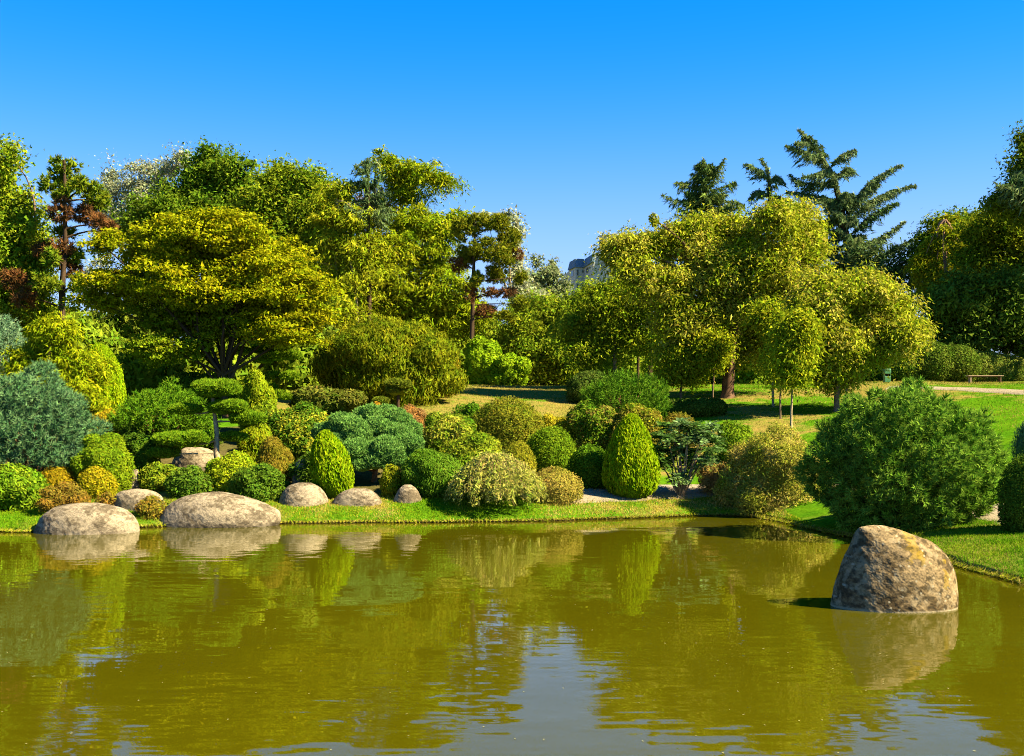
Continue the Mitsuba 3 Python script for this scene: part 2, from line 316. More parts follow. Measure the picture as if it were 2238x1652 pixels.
# ---- crowns of trees
def crown(lobes, rng, cols, L, W, clumps, per, rc, flat=0.6, up=0.5, out=0.6, wild=0.8, shell=0.45, droop=0.0, jit=0.16, lobe_cols=None, floor=True, gap=1.7, gap_cut=0.39, inner=0.24):
    w = np.array([(r[0] * r[1] * r[2]) ** (2 / 3) for _, r in lobes]); w /= w.sum()
    C, O, I = [], [], []
    for k, (c, r) in enumerate(lobes):
        m = max(int(clumps * w[k]), 3)
        d = sphere_dirs(m, rng)
        s = rng.uniform(shell ** 3, 1, (m, 1)) ** (1 / 3) * (0.52 + 0.92 * meshkit.fbm(d * 3.6 + 5.7 * k, 3, k)[:, None])
        p = c + d * r * s
        ok = ~inside(p, lobes, k, 0.62)
        if gap: ok &= meshkit.fbm(p / gap, 2, 11) > gap_cut
        C.append(p[ok]); O.append(unit(d / r)[ok]); I.append(np.full(ok.sum(), k))
    C, O, I = np.vstack(C), np.vstack(O), np.concatenate(I)
    idx = np.repeat(np.arange(len(C)), per); m = len(idx)
    size = rng.uniform(0.7, 1.35, len(C))[idx, None]
    g = rng.normal(size=(m, 3)) * [1, 1, flat] * rc * size * 0.46
    p = C[idx] + g
    p[:, 2] -= droop * np.linalg.norm(g[:, :2], axis=1)
    n = unit(O[idx] * out + np.array([0, 0, up]) + wild * rng.normal(size=(m, 3)))
    hue = rng.random(len(C))[idx]
    along = None
    if droop: along = unit(g * [1, 1, 0.2]) + [0, 0, -1.0] + 0.5 * rng.normal(size=(m, 3))
    if floor:
        ok = p[:, 2] > zg(p[:, 0], p[:, 1]) + 0.02
        p, n, hue, idx = p[ok], n[ok], hue[ok], idx[ok]
        along = None if along is None else along[ok]
    m_out = len(p)
    if inner:                                                   # the leaves deep in the crown, as fewer and larger sprays
        wk = w / w.sum(); ic, ik = [], []
        for k, (c, r) in enumerate(lobes):
            q = sphere_dirs(max(int(inner * m_out * wk[k]), 6), rng)
            ic.append(c + q * r * rng.uniform(0, 0.66 ** 3, (len(q), 1)) ** (1 / 3)); ik.append(np.full(len(q), k))
        ic, ik = np.vstack(ic), np.concatenate(ik)
        lift = len(I); I = np.concatenate([I, ik])
        ok = ic[:, 2] > zg(ic[:, 0], ic[:, 1]) + 0.02
        add_i = lift + np.nonzero(ok)[0]; ic = ic[ok]
        p = np.vstack([p, ic]); n = np.vstack([n, unit(rng.normal(size=ic.shape))]); hue = np.concatenate([hue, rng.random(len(ic))]); idx = np.concatenate([idx, add_i])
        if along is not None: along = np.vstack([along, rng.normal(size=ic.shape)])
    big = np.where(np.arange(len(p)) < m_out, 1.0, 1.5)[:, None]
    v, f = leaftris(p, n, L * big, W * big, rng, along)
    if lobe_cols is not None:
        c = np.zeros((len(p), 3))
        for name in set(map(str, lobe_cols)):
            sel = np.array([str(lobe_cols[k]) == name for k in range(len(lobes))])[I[idx]]
            cc = [x for x in lobe_cols if str(x) == name][0]
            c[sel] = tint(sel.sum(), cc, rng, hue[sel], jit, 1)
        col = np.repeat(c, 3, 0)
    else: col = tint(len(p), cols, rng, hue, jit, 3)
    return (v, f, col), C

def limbs(fork, lobes, clumps, rng, r0, col, twigs=60, sides=6):
    """Limbs from the fork into each lobe and twigs on to the clumps."""
    out, ends = [], []
    for c, r in lobes:
        e = c + rng.normal(size=3) * r * 0.15
        mid = (fork + e) / 2 + rng.normal(size=3) * 0.07 * np.linalg.norm(e - fork) + [0, 0, 0.08 * np.linalg.norm(e - fork)]
        p = curve([fork, mid, e], 5)
        out.append((*tube(p, np.linspace(r0, r0 * 0.28, len(p)), sides),)); ends.append(p)
    E = np.vstack(ends)
    pick = rng.permutation(len(clumps))[:twigs]
    d, j = cKDTree(E).query(clumps[pick])
    for q, i in zip(pick, j):
        a, b = E[i], clumps[q]
        p = curve([a, (a + b) / 2 + rng.normal(size=3) * 0.06 * np.linalg.norm(b - a), b], 3)
        out.append((*tube(p, np.linspace(r0 * 0.25, r0 * 0.06, len(p)), 4),))
    return join([(v, f, bark(v, col, rng)) for v, f in out])
def trunk_mesh(path, r0, r1, rng, col, sides=10, flare=1.35):
    p = curve(path, 6)
    r = np.linspace(r0, r1, len(p)); r[0] *= flare
    v, f = tube(p, r, sides)
    v = v + 0.12 * r0 * (np.stack([meshkit.fbm(v * [3, 3, 0.9] / max(r0 * 4, 0.2) + s, 3, s) for s in (1, 2, 3)], 1) - 0.5) * 2
    return v, f, bark(v, col, rng)

BARK, PALEBARK, DARKBARK, REDBARK = (0.13, 0.085, 0.05), (0.25, 0.19, 0.125), (0.045, 0.03, 0.02), (0.17, 0.085, 0.045)

def broad_tree(name, label, cat, spec, d, cols, trunk=None, tr=(0.25, 0.14), L=0.2, W=0.11, clumps=700, per=45, rc=0.75, flat=0.8, barkcol=BARK, deep=0.8, twigs=60, fork=None,
               group=None, jitter=None, lobe_cols=None, limb=0.1, extra=(), bsdf='leaf_bsdf', **kw):
    rng = R(label); L, W, clumps, per = L * 0.80, W * 0.92, int(clumps * 0.85), int(per * 3.1)
    root = thing(name, label, cat, group)
    if isinstance(d, tuple):
        k = d[1] / d[0]; d = d[1]; L, W, rc, tr, limb = L * k, W * k, rc * k, (tr[0] * k, tr[1] * k), limb * k
    spec = [(q[0], q[1], q[2] * 1.06, q[3] * 1.08, *q[4:]) for q in spec]
    lb = lobes_px(spec, d, deep, rng, jitter if jitter is not None else 1.2)
    (v, f, c), C = crown(lb, rng, cols, L, W, clumps, per, rc, lobe_cols=lobe_cols, flat=flat, **kw)
    part(root, 'crown', (v, f), bsdf, c)
    if trunk is None:
        cx = np.mean([l[0][0] for l in lb]); low = min(l[0][2] for l in lb)
        path = [np.array([cx, d, float(zg(cx, d)) - 0.1]), np.array([cx, d, (float(zg(cx, d)) + low) / 2]), np.array([cx + 0.2, d, low])]
    else:
        path = [at(x, y, d) for x, y in trunk]
        path[0][2] = min(path[0][2], float(zg(path[0][0], d))) - 0.1
    v, f, c = trunk_mesh(path, *tr, rng, barkcol)
    part(root, 'trunk', (v, f), 'bark_bsdf', c, smooth=True)
    fk = path[-1] if fork is None else at(*fork, d)
    v, f, c = limbs(fk, lb, C, rng, limb, barkcol, twigs)
    part(root, 'branches', (v, f), 'bark_bsdf', c, smooth=True)
    for ex in extra:
        v, f, c = trunk_mesh([at(x, y, d) for x, y in ex[0]], ex[1], ex[2], rng, ex[3] if len(ex) > 3 else barkcol)
        part(root, 'limb', (v, f), 'bark_bsdf', c, smooth=True)
    return root

# ---- shrubs
def bush_lobes(box, base=None, deep=1.0, d=None):
    x0, y0, x1, y1 = box
    xc = (x0 + x1) / 2
    d0 = depth_of(xc, base if base is not None else y1) if d is None else d
    rx = (x1 - x0) / 2 / F * d0
    dc = d0 + rx * deep * (0.8 if d is None else 0)
    rx = 1.07 * (x1 - x0) / 2 / F * dc
    top = at(xc, y0, dc)
    zb = min(float(zg(top[0], dc)), at(xc, y1, dc)[2])
    rz = (top[2] - zb) * 0.62
    return [(np.array([top[0], dc, top[2] - 0.96 * rz]), np.array([rx, rx * deep, rz]))]
def split_lobes(lb, n, rng, s=0.5):
    """Break a bush up into bulges that follow its outline."""
    out = []
    for c, r in lb:
        out.append((c, r * 0.84))
        for d in sphere_dirs(n, rng):
            if d[2] < -0.5: d[2] = -d[2]
            k = rng.uniform(s * 0.6, s)
            out.append((c + d * r * (1 - 0.72 * k), r * k))
    return out
def leafy(root, lb, rng, cols, L, W, density, rough=0.13, wild=0.7, lo=0.84, hi=1.04, core=0.8, up=0.15, name='foliage', bsdf='leaf_bsdf', along=None, jit=0.18, freq=2.2, label=None):
    p, n, I = surface(lb, density, rng, rough, freq, lo, hi, tag=len(labels))
    nn = unit(n + [0, 0, up] + wild * rng.normal(size=n.shape))
    al = None
    if along == 'up': al = n * 0.5 + [0, 0, 1.0] + 0.35 * rng.normal(size=n.shape); nn = unit(n + 0.5 * rng.normal(size=n.shape))
    if along == 'down': al = n * 0.5 - [0, 0, 1.0] + 0.5 * rng.normal(size=n.shape)
    small = L < 0.095 or L > 0.17
    v, f = (leaftris if small else leafcards)(p, nn, L, W, rng, al)
    hue = meshkit.fbm(p * 1.7 + len(labels), 2, 4)
    hue = np.clip((hue - 0.5) * 1.6 + 0.5, 0, 1)
    c = tint(len(p), cols, rng, hue, jit, 3 if small else 4)
    V, Fc, Cc = join([(v, f, c)] + (cores(lb, core, np.mean(np.atleast_2d(cols), 0)) if core else []))
    return part(root, name, (V, Fc), bsdf, Cc, label=label)
def needly(root, lb, rng, cols, L, W, density, tuft=9, spread=0.45, rough=0.06, lo=0.86, hi=1.0, core=0.86, up=0.9, out=0.7, name='foliage', bottom=-0.3, label=None, stem=0.0, jit=0.16, floor=True):
    p, n, I = surface(lb, density, rng, rough, 2.6, lo, hi, bottom=bottom, tag=len(labels), floor=floor)
    ax = unit(n * out + [0, 0, up] + 0.2 * rng.normal(size=n.shape))
    i = np.repeat(np.arange(len(p)), tuft)
    q = p[i] + ax[i] * (rng.random((len(i), 1)) * stem)
    v, f = needles(q, ax[i], L, W, rng, spread)
    hue = rng.random(len(p))[i]
    c = tint(len(i), cols, rng, hue, jit, 3)
    V, Fc, Cc = join([(v, f, c)] + (cores(lb, core, np.mean(np.atleast_2d(cols), 0), 0.05, 3 if len(lb) < 4 else 2) if core else []))
    return part(root, name, (V, Fc), 'needle_bsdf', Cc, label=label)
def stems(root, base, tips, rng, r0, col, name='stems', r1=0.3):
    out = []
    for t in tips:
        b = base + rng.normal(size=3) * [r0 * 1.5, r0 * 1.5, 0]
        p = curve([b, (b + t) / 2 + rng.normal(size=3) * 0.06 * np.linalg.norm(t - b), t], 5)
        out.append(tube(p, np.linspace(r0, r0 * r1, len(p)), 6))
    v, f, c = join([(v, f, bark(v, col, rng)) for v, f in out])
    return part(root, name, (v, f), 'bark_bsdf', c, smooth=True)

def shrub(name, label, cat, box, cols, L=0.08, W=0.05, density=650, base=None, deep=1.0, group=None, bulges=0, bs=0.5, d=None, stem=True, barkcol=BARK, **kw):
    rng = R(label)
    root = thing(name, label, cat, group)
    lb = bush_lobes(box, base, deep, d)
    c, r = lb[0]
    if bulges: lb = split_lobes(lb, bulges, rng, bs)
    leafy(root, lb, rng, cols, L, W, density, **kw)
    if stem:
        b = np.array([c[0], c[1], float(zg(c[0], c[1])) - 0.03])
        stems(root, b, [c + r * q * 0.6 for q in sphere_dirs(6, rng) * [1, 1, 0.5]], rng, 0.035, barkcol)
    return root, c, r

# ------------------------------------------------------------------ boulders
def boulder(label, rows, base=None, deep=0.8, d=None, bsdf='granite_bsdf', rough=0.05, name='boulder', sink=0.25, levels=44, around=72, lean=0.0):
    """A rock from its outline: rows of (y, left x, right x) from its top to its foot."""
    rng = R(label)
    rows = sorted(rows)
    y1 = rows[-1][0]; xc = (rows[-1][1] + rows[-1][2]) / 2
    d0 = d if d is not None else depth_of(xc, base if base is not None else y1)
    hw = (rows[-1][2] - rows[-1][1]) / 2 / F * d0
    dc = d0 + hw * deep
    k = dc / F
    yy = np.array([r[0] for r in rows], float); xl = np.array([r[1] for r in rows], float); xr = np.array([r[2] for r in rows], float)
    z = CH - (yy - HZ) * k
    foot = z[-1]
    t = np.linspace(0, 1, levels) ** 1.0
    zs = z[0] + (foot - sink - z[0]) * (1 - np.cos(t * np.pi / 2))
    lft = PchipInterpolator(-z, (xl - CX) * k, extrapolate=False); rgt = PchipInterpolator(-z, (xr - CX) * k, extrapolate=False)
    zc = np.clip(zs, foot, z[0])
    a, b = lft(-zc), rgt(-zc)
    th = np.arange(around) * 2 * np.pi / around
    ce, h = (a + b) / 2, (b - a) / 2
    V = np.stack([ce[:, None] + h[:, None] * np.cos(th), dc + lean * (zs[:, None] - foot) + (h * deep)[:, None] * np.sin(th), np.repeat(zs[:, None], around, 1)], -1).reshape(-1, 3)
    size = (xr.max() - xl.min()) * k
    off = np.stack([meshkit.fbm(V * 2.4 / size + 9 * s + rng.random() * 50, 3, s) for s in (1, 2, 3)], 1) - 0.5
    off += 0.36 * (np.stack([meshkit.fbm(V * 11 / size + 9 * s, 3, s) for s in (4, 5, 6)], 1) - 0.5)
    V = V + off * rough * size
    i, j = np.meshgrid(np.arange(levels - 1), np.arange(around), indexing='ij')
    q = (i * around + j).ravel(); w = (i * around + (j + 1) % around).ravel()
    f = np.vstack([np.c_[q, q + around, w + around], np.c_[q, w + around, w]])
    top = len(V)
    V = np.vstack([V, V[:around].mean(0)])
    f = np.vstack([f, np.c_[np.full(around, top), np.arange(around), (np.arange(around) + 1) % around]])
    key = thing(name, label, 'boulder')
    put(key, (V, f), bsdf, smooth=True)
    return key

boulder('big lichen-spotted brown boulder standing in the water before the grassy bank', [(1150, 1900, 1934), (1155, 1880, 1957), (1167, 1870, 1992), (1185, 1863, 2037), (1221, 1846, 2072), (1257, 1832, 2086), (1292, 1823, 2089), (1337, 1818, 2088)],
        d=17.3, deep=0.62, bsdf='lichen_rock_bsdf', rough=0.025, levels=70, around=120)
boulder('long low pale boulder at the waterline, leftmost of all boulders', [(1100, 160, 215), (1106, 130, 250), (1116, 108, 276), (1130, 92, 292), (1148, 82, 302), (1165, 76, 304)], d=29.9, deep=0.6, rough=0.03)
boulder('widest grey boulder with a long pointed right end at the waterline', [(1074, 465, 490), (1079, 425, 520), (1090, 390, 560), (1105, 368, 592), (1120, 355, 612), (1136, 345, 614), (1151, 338, 606)], d=32.0, deep=0.5, rough=0.03)
boulder('pale boulder half hidden behind the two largest waterside boulders', [(1069, 290, 320), (1075, 262, 340), (1088, 250, 355), (1104, 247, 360), (1118, 248, 362)], deep=0.6)
boulder('narrow upright pale stone between the round green bush and the laurels', [(1025, 290, 300), (1035, 284, 303), (1052, 281, 304), (1070, 279, 306)], deep=0.8, base=1072)
boulder('smooth round-topped grey boulder in front of the left flame-shaped cypress', [(1055, 650, 680), (1061, 632, 694), (1072, 620, 706), (1088, 612, 716), (1108, 606, 721)], deep=0.8, rough=0.025)
boulder('low flat sunlit boulder under the blue-green cloud pine', [(1067, 770, 800), (1073, 752, 815), (1085, 735, 828), (1097, 727, 834), (1107, 724, 836)], deep=0.5, rough=0.04)
boulder('shaded bluish boulder under the dense green pine mound', [(1059, 884, 898), (1068, 872, 910), (1080, 865, 918), (1092, 860, 922), (1100, 858, 924)], deep=0.8)
boulder('upright stone leaning behind the left flame-shaped cypress', [(1003, 655, 672), (1010, 647, 678), (1025, 641, 681), (1045, 638, 684), (1062, 637, 688)], deep=0.7, base=1070)
boulder('dappled boulder lying in the shade beneath the layered cloud pine', [(978, 405, 440), (984, 392, 458), (996, 382, 470), (1010, 376, 478), (1024, 372, 480)], deep=0.6, base=1030, rough=0.10)

# ------------------------------------------------------------------ palettes (linear base colours)
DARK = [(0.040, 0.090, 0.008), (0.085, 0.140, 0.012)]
GOLD = [(0.150, 0.190, 0.004), (0.258, 0.245, 0.006)]
OLIVE = [(0.090, 0.115, 0.010), (0.200, 0.165, 0.012)]
BLUEGREEN = [(0.045, 0.120, 0.045), (0.110, 0.200, 0.085)]
PINE = [(0.045, 0.120, 0.006), (0.110, 0.200, 0.010)]
LIME = [(0.110, 0.205, 0.003), (0.230, 0.290, 0.006)]
STRAW = [(0.300, 0.230, 0.060), (0.170, 0.160, 0.030)]
RUST = [(0.210, 0.105, 0.018), (0.130, 0.110, 0.015)]

# ------------------------------------------------------------------ the big blue-green pine over the water
def shoot_pine(label, box, base, cols, d=None, deep=0.95, gap=0.26, flen=0.42, frad=0.12, per=46, name='pine_bush', stemcol=REDBARK, low=-0.5, wave=0.8, layers=((1.0, 1.0), (0.85, 1.0), (0.70, 0.8), (0.52, 0.6)), amp=0.16, up=0.55, mid=False):
    """A pine whose needles stand in brush-like shoots, in billows over the ends of its branches."""
    rng = R(label)
    root = thing(name, label, 'pine')
    (c, r), = bush_lobes(box, base, deep, d)
    if mid: h = r[2] / 0.62; r = np.array([r[0], r[1], h * 0.54]); c = c + [0, 0, 0.96 * 0.62 * h - 0.53 * h]
    area = 4 * np.pi * ((r[0] * r[1]) ** 1.6 / 3 + (r[0] * r[2]) ** 1.6 / 3 + (r[1] * r[2]) ** 1.6 / 3) ** (1 / 1.6)
    P, A, tips = [], [], []
    for sc, dens_ in layers:
        m = int(area * sc * sc / gap ** 2 * dens_ * 3)
        q = sphere_dirs(m, rng); q = q[q[:, 2] > low]
        w = meshkit.fbm(q * r * sc / wave + 7.7, 2, 31)[:, None]
        p = c + q * r * sc * (1 - amp * 0.9 + amp * 2.2 * (w - 0.25))
        keep, cell = [], {}                                     # thin out to an even spacing
        for k in range(len(p)):
            g = tuple(np.floor(p[k] / gap).astype(int))
            if cell.get(g, 0) < 1: cell[g] = 1; keep.append(k)
        p, q = p[keep], q[keep]
        ok = p[:, 2] > zg(p[:, 0], p[:, 1]) + 0.05
        p, q = p[ok], q[ok]
        P.append(p); A.append(unit(unit(q / r) * 0.75 + [0, 0, up] + 0.28 * rng.normal(size=q.shape)))
        if sc == layers[-1][0]: tips = p[rng.permutation(len(p))[:60]]
    P, A = np.vstack(P), np.vstack(A)
    n = len(P); i = np.repeat(np.arange(n), per)
    ln = (flen * rng.uniform(0.6, 1.25, n))[i][:, None]
    t = rng.random((len(i), 1)) ** 0.8
    side = rng.normal(size=(len(i), 3)); side = unit(side - A[i] * (side * A[i]).sum(1, keepdims=True))
    q = P[i] + A[i] * (t - 0.55) * ln
    v, f = needles(q, unit(side * (1.1 - 0.5 * t) + A[i] * (0.1 + 0.9 * t)), frad * 1.15, frad * 0.21, rng, 0.16)
    V, Fc, Cc = join([(v, f, tint(len(i), cols, rng, rng.random(n)[i], 0.13, 3))])
    part(root, 'foliage', (V, Fc), 'needle_bsdf', Cc)
    b = np.array([c[0], c[1], float(zg(c[0], c[1])) - 0.05])
    stems(root, b, list(tips), rng, 0.05, stemcol, 'branches', 0.25)
    return root, c, r
shoot_pine('huge rounded blue-green pine overhanging the water near the right bank', (1780, 838, 2172, 1178), None, [(0.065, 0.155, 0.012), (0.160, 0.265, 0.030)], d=29.5, deep=0.85, gap=0.26, flen=0.24, frad=0.165, per=42, low=-1.0, wave=0.85, amp=0.27, mid=True)

# ------------------------------------------------------------------ flame-shaped cypresses
def cypress(label, prof_px, base, cols, d=None, density=1100, L=0.16, W=0.045, deep=1.0):
    rng = R(label)
    root = thing('cypress_bush', label, 'cypress')
    prof_px = sorted(prof_px)
    y = np.array([q[0] for q in prof_px], float); xl = np.array([q[1] for q in prof_px], float); xr = np.array([q[2] for q in prof_px], float)
    d0 = depth_of((xl[-1] + xr[-1]) / 2, base) if d is None else d
    dc = d0 + (0 if d else 0.5 * (xr - xl).max() / 2 / F * d0 * deep)
    k = dc / F; z = CH - (y - HZ) * k
    fl, fr = PchipInterpolator(-z, (xl - CX) * k), PchipInterpolator(-z, (xr - CX) * k)
    area = np.pi * np.mean(xr - xl) * k * (z[0] - z[-1])
    m = int(area * density)
    def skin(zz, th, s):
        a, b = fl(-zz), fr(-zz); h = (b - a) / 2 * s
        return np.stack([(a + b) / 2 + h * np.cos(th), dc + h * deep * np.sin(th), zz], 1)
    zz = rng.uniform(z[-1], z[0], m); th = rng.uniform(0, 2 * np.pi, m)
    ridge = meshkit.fbm(np.stack([np.cos(th) * 5, np.sin(th) * 5, zz * 1.3], 1), 3, 7)
    p = skin(zz, th, (rng.uniform(0.86, 1.0, m) + 0.22 * (ridge - 0.5)))
    n = unit(np.stack([np.cos(th), np.sin(th), 0.25 + 0 * th], 1))
    al = n * 0.45 + [0, 0, 1.0] + 0.25 * rng.normal(size=n.shape)
    side = unit(np.cross(n, [0, 0, 1.0]))
    nn = unit(n * 0.7 + side * rng.normal(size=(m, 1)) * 0.8 + 0.2 * rng.normal(size=n.shape))
    v, f = leafcards(p, nn, L, W, rng, al)
    c = tint(m, cols, rng, np.clip((ridge - 0.3) * 1.6, 0, 1), 0.15)
    lv, na = 16, 20
    tz = np.linspace(z[-1], z[0] - 0.04, lv); tt = np.arange(na) * 2 * np.pi / na
    core = np.vstack([skin(np.full(na, q), tt, 0.8) for q in tz])
    i, j = np.meshgrid(np.arange(lv - 1), np.arange(na), indexing='ij')
    q = (i * na + j).ravel(); w = (i * na + (j + 1) % na).ravel()
    V, Fc, Cc = join([(v, f, c), (core, np.vstack([np.c_[q, w, w + na], np.c_[q, w + na, q + na]]), np.mean(cols, 0))])
    part(root, 'foliage', (V, Fc), 'leaf_bsdf', Cc)
    x0 = (fl(-z[-1]) + fr(-z[-1])) / 2
    v, f, c = trunk_mesh([(x0, dc, float(zg(x0, dc)) - 0.1), (x0, dc, z[-1] + 0.1), (x0, dc, z[-1] + 0.6)], 0.09, 0.06, rng, REDBARK)
    part(root, 'trunk', (v, f), 'bark_bsdf', c, smooth=True)
cypress('tall lime-green flame-shaped cypress standing alone on the grassy bank', [(906, 1378, 1386), (914, 1366, 1396), (928, 1355, 1407), (950, 1341, 1418), (980, 1328, 1431), (1012, 1319, 1440), (1042, 1316, 1442), (1062, 1323, 1437), (1078, 1338, 1420), (1091, 1362, 1396)], 1092, LIME)
cypress('shorter lime-green cypress leaning beside the blue-green cloud pine', [(942, 708, 717), (950, 698, 727), (966, 687, 743), (990, 680, 758), (1020, 678, 770), (1045, 683, 775), (1062, 692, 771), (1078, 710, 758), (1087, 722, 742)], 1092, LIME)
cypress('broad pale lime cypress with a rounded tip below the left edge of the maple', [(752, 212, 222), (762, 200, 237), (785, 191, 253), (815, 192, 265), (845, 195, 271), (880, 190, 276), (905, 195, 274)], 935, LIME, d=46)

# ------------------------------------------------------------------ pruned pines with pads
def pad_pine(name, label, pads, d, cols, trunk, tr, L=0.12, W=0.032, density=430, branchcol=PALEBARK, deep=1.0, limb=0.045, jit=0.5, tuft=6, core=0.84, grow=1.0, thin=0.82):
    """Each pad a part of its own, on a branch from the trunk."""
    rng = R(label)
    root = thing(name, label, 'pine')
    tp = curve([at(x, y, d + (e[0] if e else 0)) for x, y, *e in trunk], 6)
    tp[0, 2] = min(tp[0, 2], float(zg(tp[0, 0], tp[0, 1]))) - 0.08
    v, f = tube(tp, np.linspace(tr[0], tr[1], len(tp)), 9)
    part(root, 'trunk', (v, f), 'bark_bsdf', bark(v, branchcol, rng), smooth=True)
    for x0, y0, x1, y1, *e in pads:
        dd = e[0] if e else rng.uniform(-jit, jit)
        c, r = lobe((x0 + x1) / 2, (y0 + y1) / 2, (x1 - x0) / 2 * grow, (y1 - y0) / 2 * grow, d, deep, dd)
        r[1] = max(min(r[1], 1.6), r[2]); r[2] *= thin
        n = max(int(r[0] / 0.34), 1)
        lb = [(c + np.array([(q - (n - 1) / 2) * 1.1 * r[0] / n + rng.normal() * 0.05, rng.normal() * 0.3 * r[1], rng.normal() * 0.16 * r[2]]), np.array([r[0] / n * 1.3 if n > 1 else r[0], r[1] * (0.75 if n > 1 else 1), r[2]]) * rng.uniform(0.8, 1.12)) for q in range(n)]
        needly(root, lb, rng, cols, L, W, density, tuft=tuft, core=core, name='foliage_pad', rough=0.22, bottom=-0.6, up=1.0, spread=0.5, floor=False, stem=0.05)
        a = tp[np.argmin(np.linalg.norm(tp - (c + [0, 0, 0.25 + 0.2 * np.linalg.norm(c[:2] - tp[len(tp) // 2, :2])]), axis=1) + 2 * np.maximum(tp[:, 2] - c[2], 0))]
        e_ = c - [0, 0, r[2] * 0.5]
        p = curve([a, (a + e_) / 2 + rng.normal(size=3) * 0.08, e_], 4)
        v, f = tube(p, np.linspace(limb, limb * 0.5, len(p)), 6)
        part(root, 'branch', (v, f), 'bark_bsdf', bark(v, branchcol, rng), smooth=True)
    return root

pad_pine('layered_pine', 'pruned pine with flat green tiers and a pale bare trunk among the left shrubs',
         [(396, 829, 532, 872, 0), (370, 880, 446, 911, 0), (448, 873, 550, 911, 0), (506, 899, 578, 935, 0.2), (306, 943, 480, 983, -0.5), (474, 945, 538, 971, 0.1), (322, 978, 380, 1004, -0.6)],
         38.6, [(0.060, 0.140, 0.006), (0.150, 0.230, 0.010)], [(478, 1012), (473, 985), (474, 950), (470, 915), (466, 880), (463, 855)], (0.13, 0.05))
pad_pine('layered_pine', 'small pruned pine with flat bright green tiers in front of the golden maple',
         [(514, 760, 555, 780, 0), (550, 758, 590, 778, 0.2), (588, 754, 630, 772, 0), (553, 778, 594, 799, -0.3), (589, 770, 625, 792, -0.2), (620, 769, 660, 790, 0), (571, 810, 618, 834, 0.1), (612, 812, 652, 836, -0.2), (573, 839, 602, 853, 0), (589, 852, 623, 871, -0.2), (614, 863, 640, 876, -0.3)],
         54, [(0.070, 0.150, 0.006), (0.160, 0.230, 0.010)], [(566, 892), (560, 850), (562, 815), (575, 795), (600, 780)], (0.16, 0.06), branchcol=DARKBARK, density=330, L=0.16, W=0.045)
pad_pine('cloud_pine', 'domed blue-green cloud pine with many rounded foliage balls',
         [(693, 925, 745, 958, 0.3), (730, 908, 790, 948, 0.2), (772, 893, 830, 935, 0.5), (815, 891, 862, 930, 0.9), (845, 905, 890, 945, 0.6), (868, 925, 912, 962, 0.3), (800, 918, 850, 960, 0), (738, 922, 790, 955, -0.3), (748, 935, 802, 985, -0.6), (835, 935, 885, 968, -0.2), (820, 958, 880, 1000, -0.7), (868, 955, 912, 985, -0.3), (758, 962, 800, 985, -0.9), (722, 950, 762, 985, -0.6),
          (752, 960, 797, 996, -1.0), (800, 972, 832, 994, -0.5), (826, 962, 875, 1004, -1.1), (788, 985, 822, 1008, -1.1), (768, 1000, 812, 1026, -1.2), (796, 994, 838, 1022, -1.3), (826, 996, 868, 1030, -1.4), (860, 1000, 884, 1024, -1.2), (876, 982, 905, 1008, -0.8), (898, 972, 922, 996, -0.3)],
         39.6, [(0.075, 0.175, 0.032), (0.145, 0.265, 0.060)], [(822, 1080, -0.4), (818, 1050, -0.3), (822, 1010, 0), (815, 970, 0.3), (800, 940, 0.4)], (0.14, 0.05), L=0.09, W=0.034, density=480, branchcol=REDBARK, tuft=5, grow=1.36, thin=1.0)
shoot_pine('wide dense dark green pine with domed lumps behind the layered pine', (256, 846, 462, 985), 1000, PINE, d=42.5, gap=0.30, flen=0.34, frad=0.16, per=30, low=0.0, wave=0.8, amp=0.28, name='spreading_pine', up=0.9)
pad_pine('topiary_bush', 'clipped mushroom-shaped bush with a flat green top on the upper lawn',
         [(838, 828, 903, 852, 0), (842, 838, 900, 870, 0)], 57.0, [(0.080, 0.130, 0.010), (0.140, 0.150, 0.015)], [(870, 890), (870, 868), (870, 850)], (0.10, 0.07), branchcol=DARKBARK, density=260, L=0.14, W=0.05, core=0.9)
pad_pine('topiary_bush', 'small flat clipped pad at the foot of the mushroom-shaped bush',
         [(818, 868, 852, 885, 0)], 54.5, [(0.080, 0.130, 0.010), (0.140, 0.150, 0.015)], [(835, 898), (835, 885), (835, 878)], (0.08, 0.05), branchcol=DARKBARK, density=260, L=0.14, W=0.05, core=0.9)

# ------------------------------------------------------------------ shrubs, front row first
shrub('laurel_bush', 'bright broad-leaved laurel at the left edge beside the water', 'laurel', (-60, 1022, 104, 1120), [(0.055, 0.130, 0.006), (0.170, 0.240, 0.012)], L=0.15, W=0.065, density=420, bulges=7, rough=0.2, hi=1.12, wild=0.7)
shrub('clipped_bush', 'clipped golden dome behind the rust-coloured shrub', 'bush', (90, 1020, 163, 1085), [(0.180, 0.135, 0.006), (0.240, 0.170, 0.008)], L=0.05, W=0.035, density=1000, wild=0.5)
shrub('clipped_bush', 'clipped yellow-green ball in front of the big round green bush', 'bush', (172, 1024, 249, 1092), [(0.170, 0.170, 0.006), (0.300, 0.240, 0.010)], L=0.06, W=0.045, density=1100)
shrub('rust_shrub', 'loose rust-red shrub behind the leftmost waterside boulder', 'shrub', (84, 1058, 205, 1128), RUST, L=0.06, W=0.035, density=700, bulges=6, rough=0.2, core=0.6, lo=0.7)
shrub('rust_shrub', 'small reddish shrub growing between the two largest waterside boulders', 'shrub', (303, 1084, 376, 1140), [(0.190, 0.100, 0.018), (0.110, 0.150, 0.012)], L=0.07, W=0.04, density=600, bulges=5, rough=0.2, core=0.5, lo=0.65)
shrub('rust_shrub', 'low rusty tuft right of the clipped yellow-green ball', 'shrub', (205, 1074, 256, 1112), [(0.17, 0.09, 0.018), (0.12, 0.13, 0.012)], L=0.06, W=0.035, density=600, bulges=3, rough=0.2, core=0.5, lo=0.65)
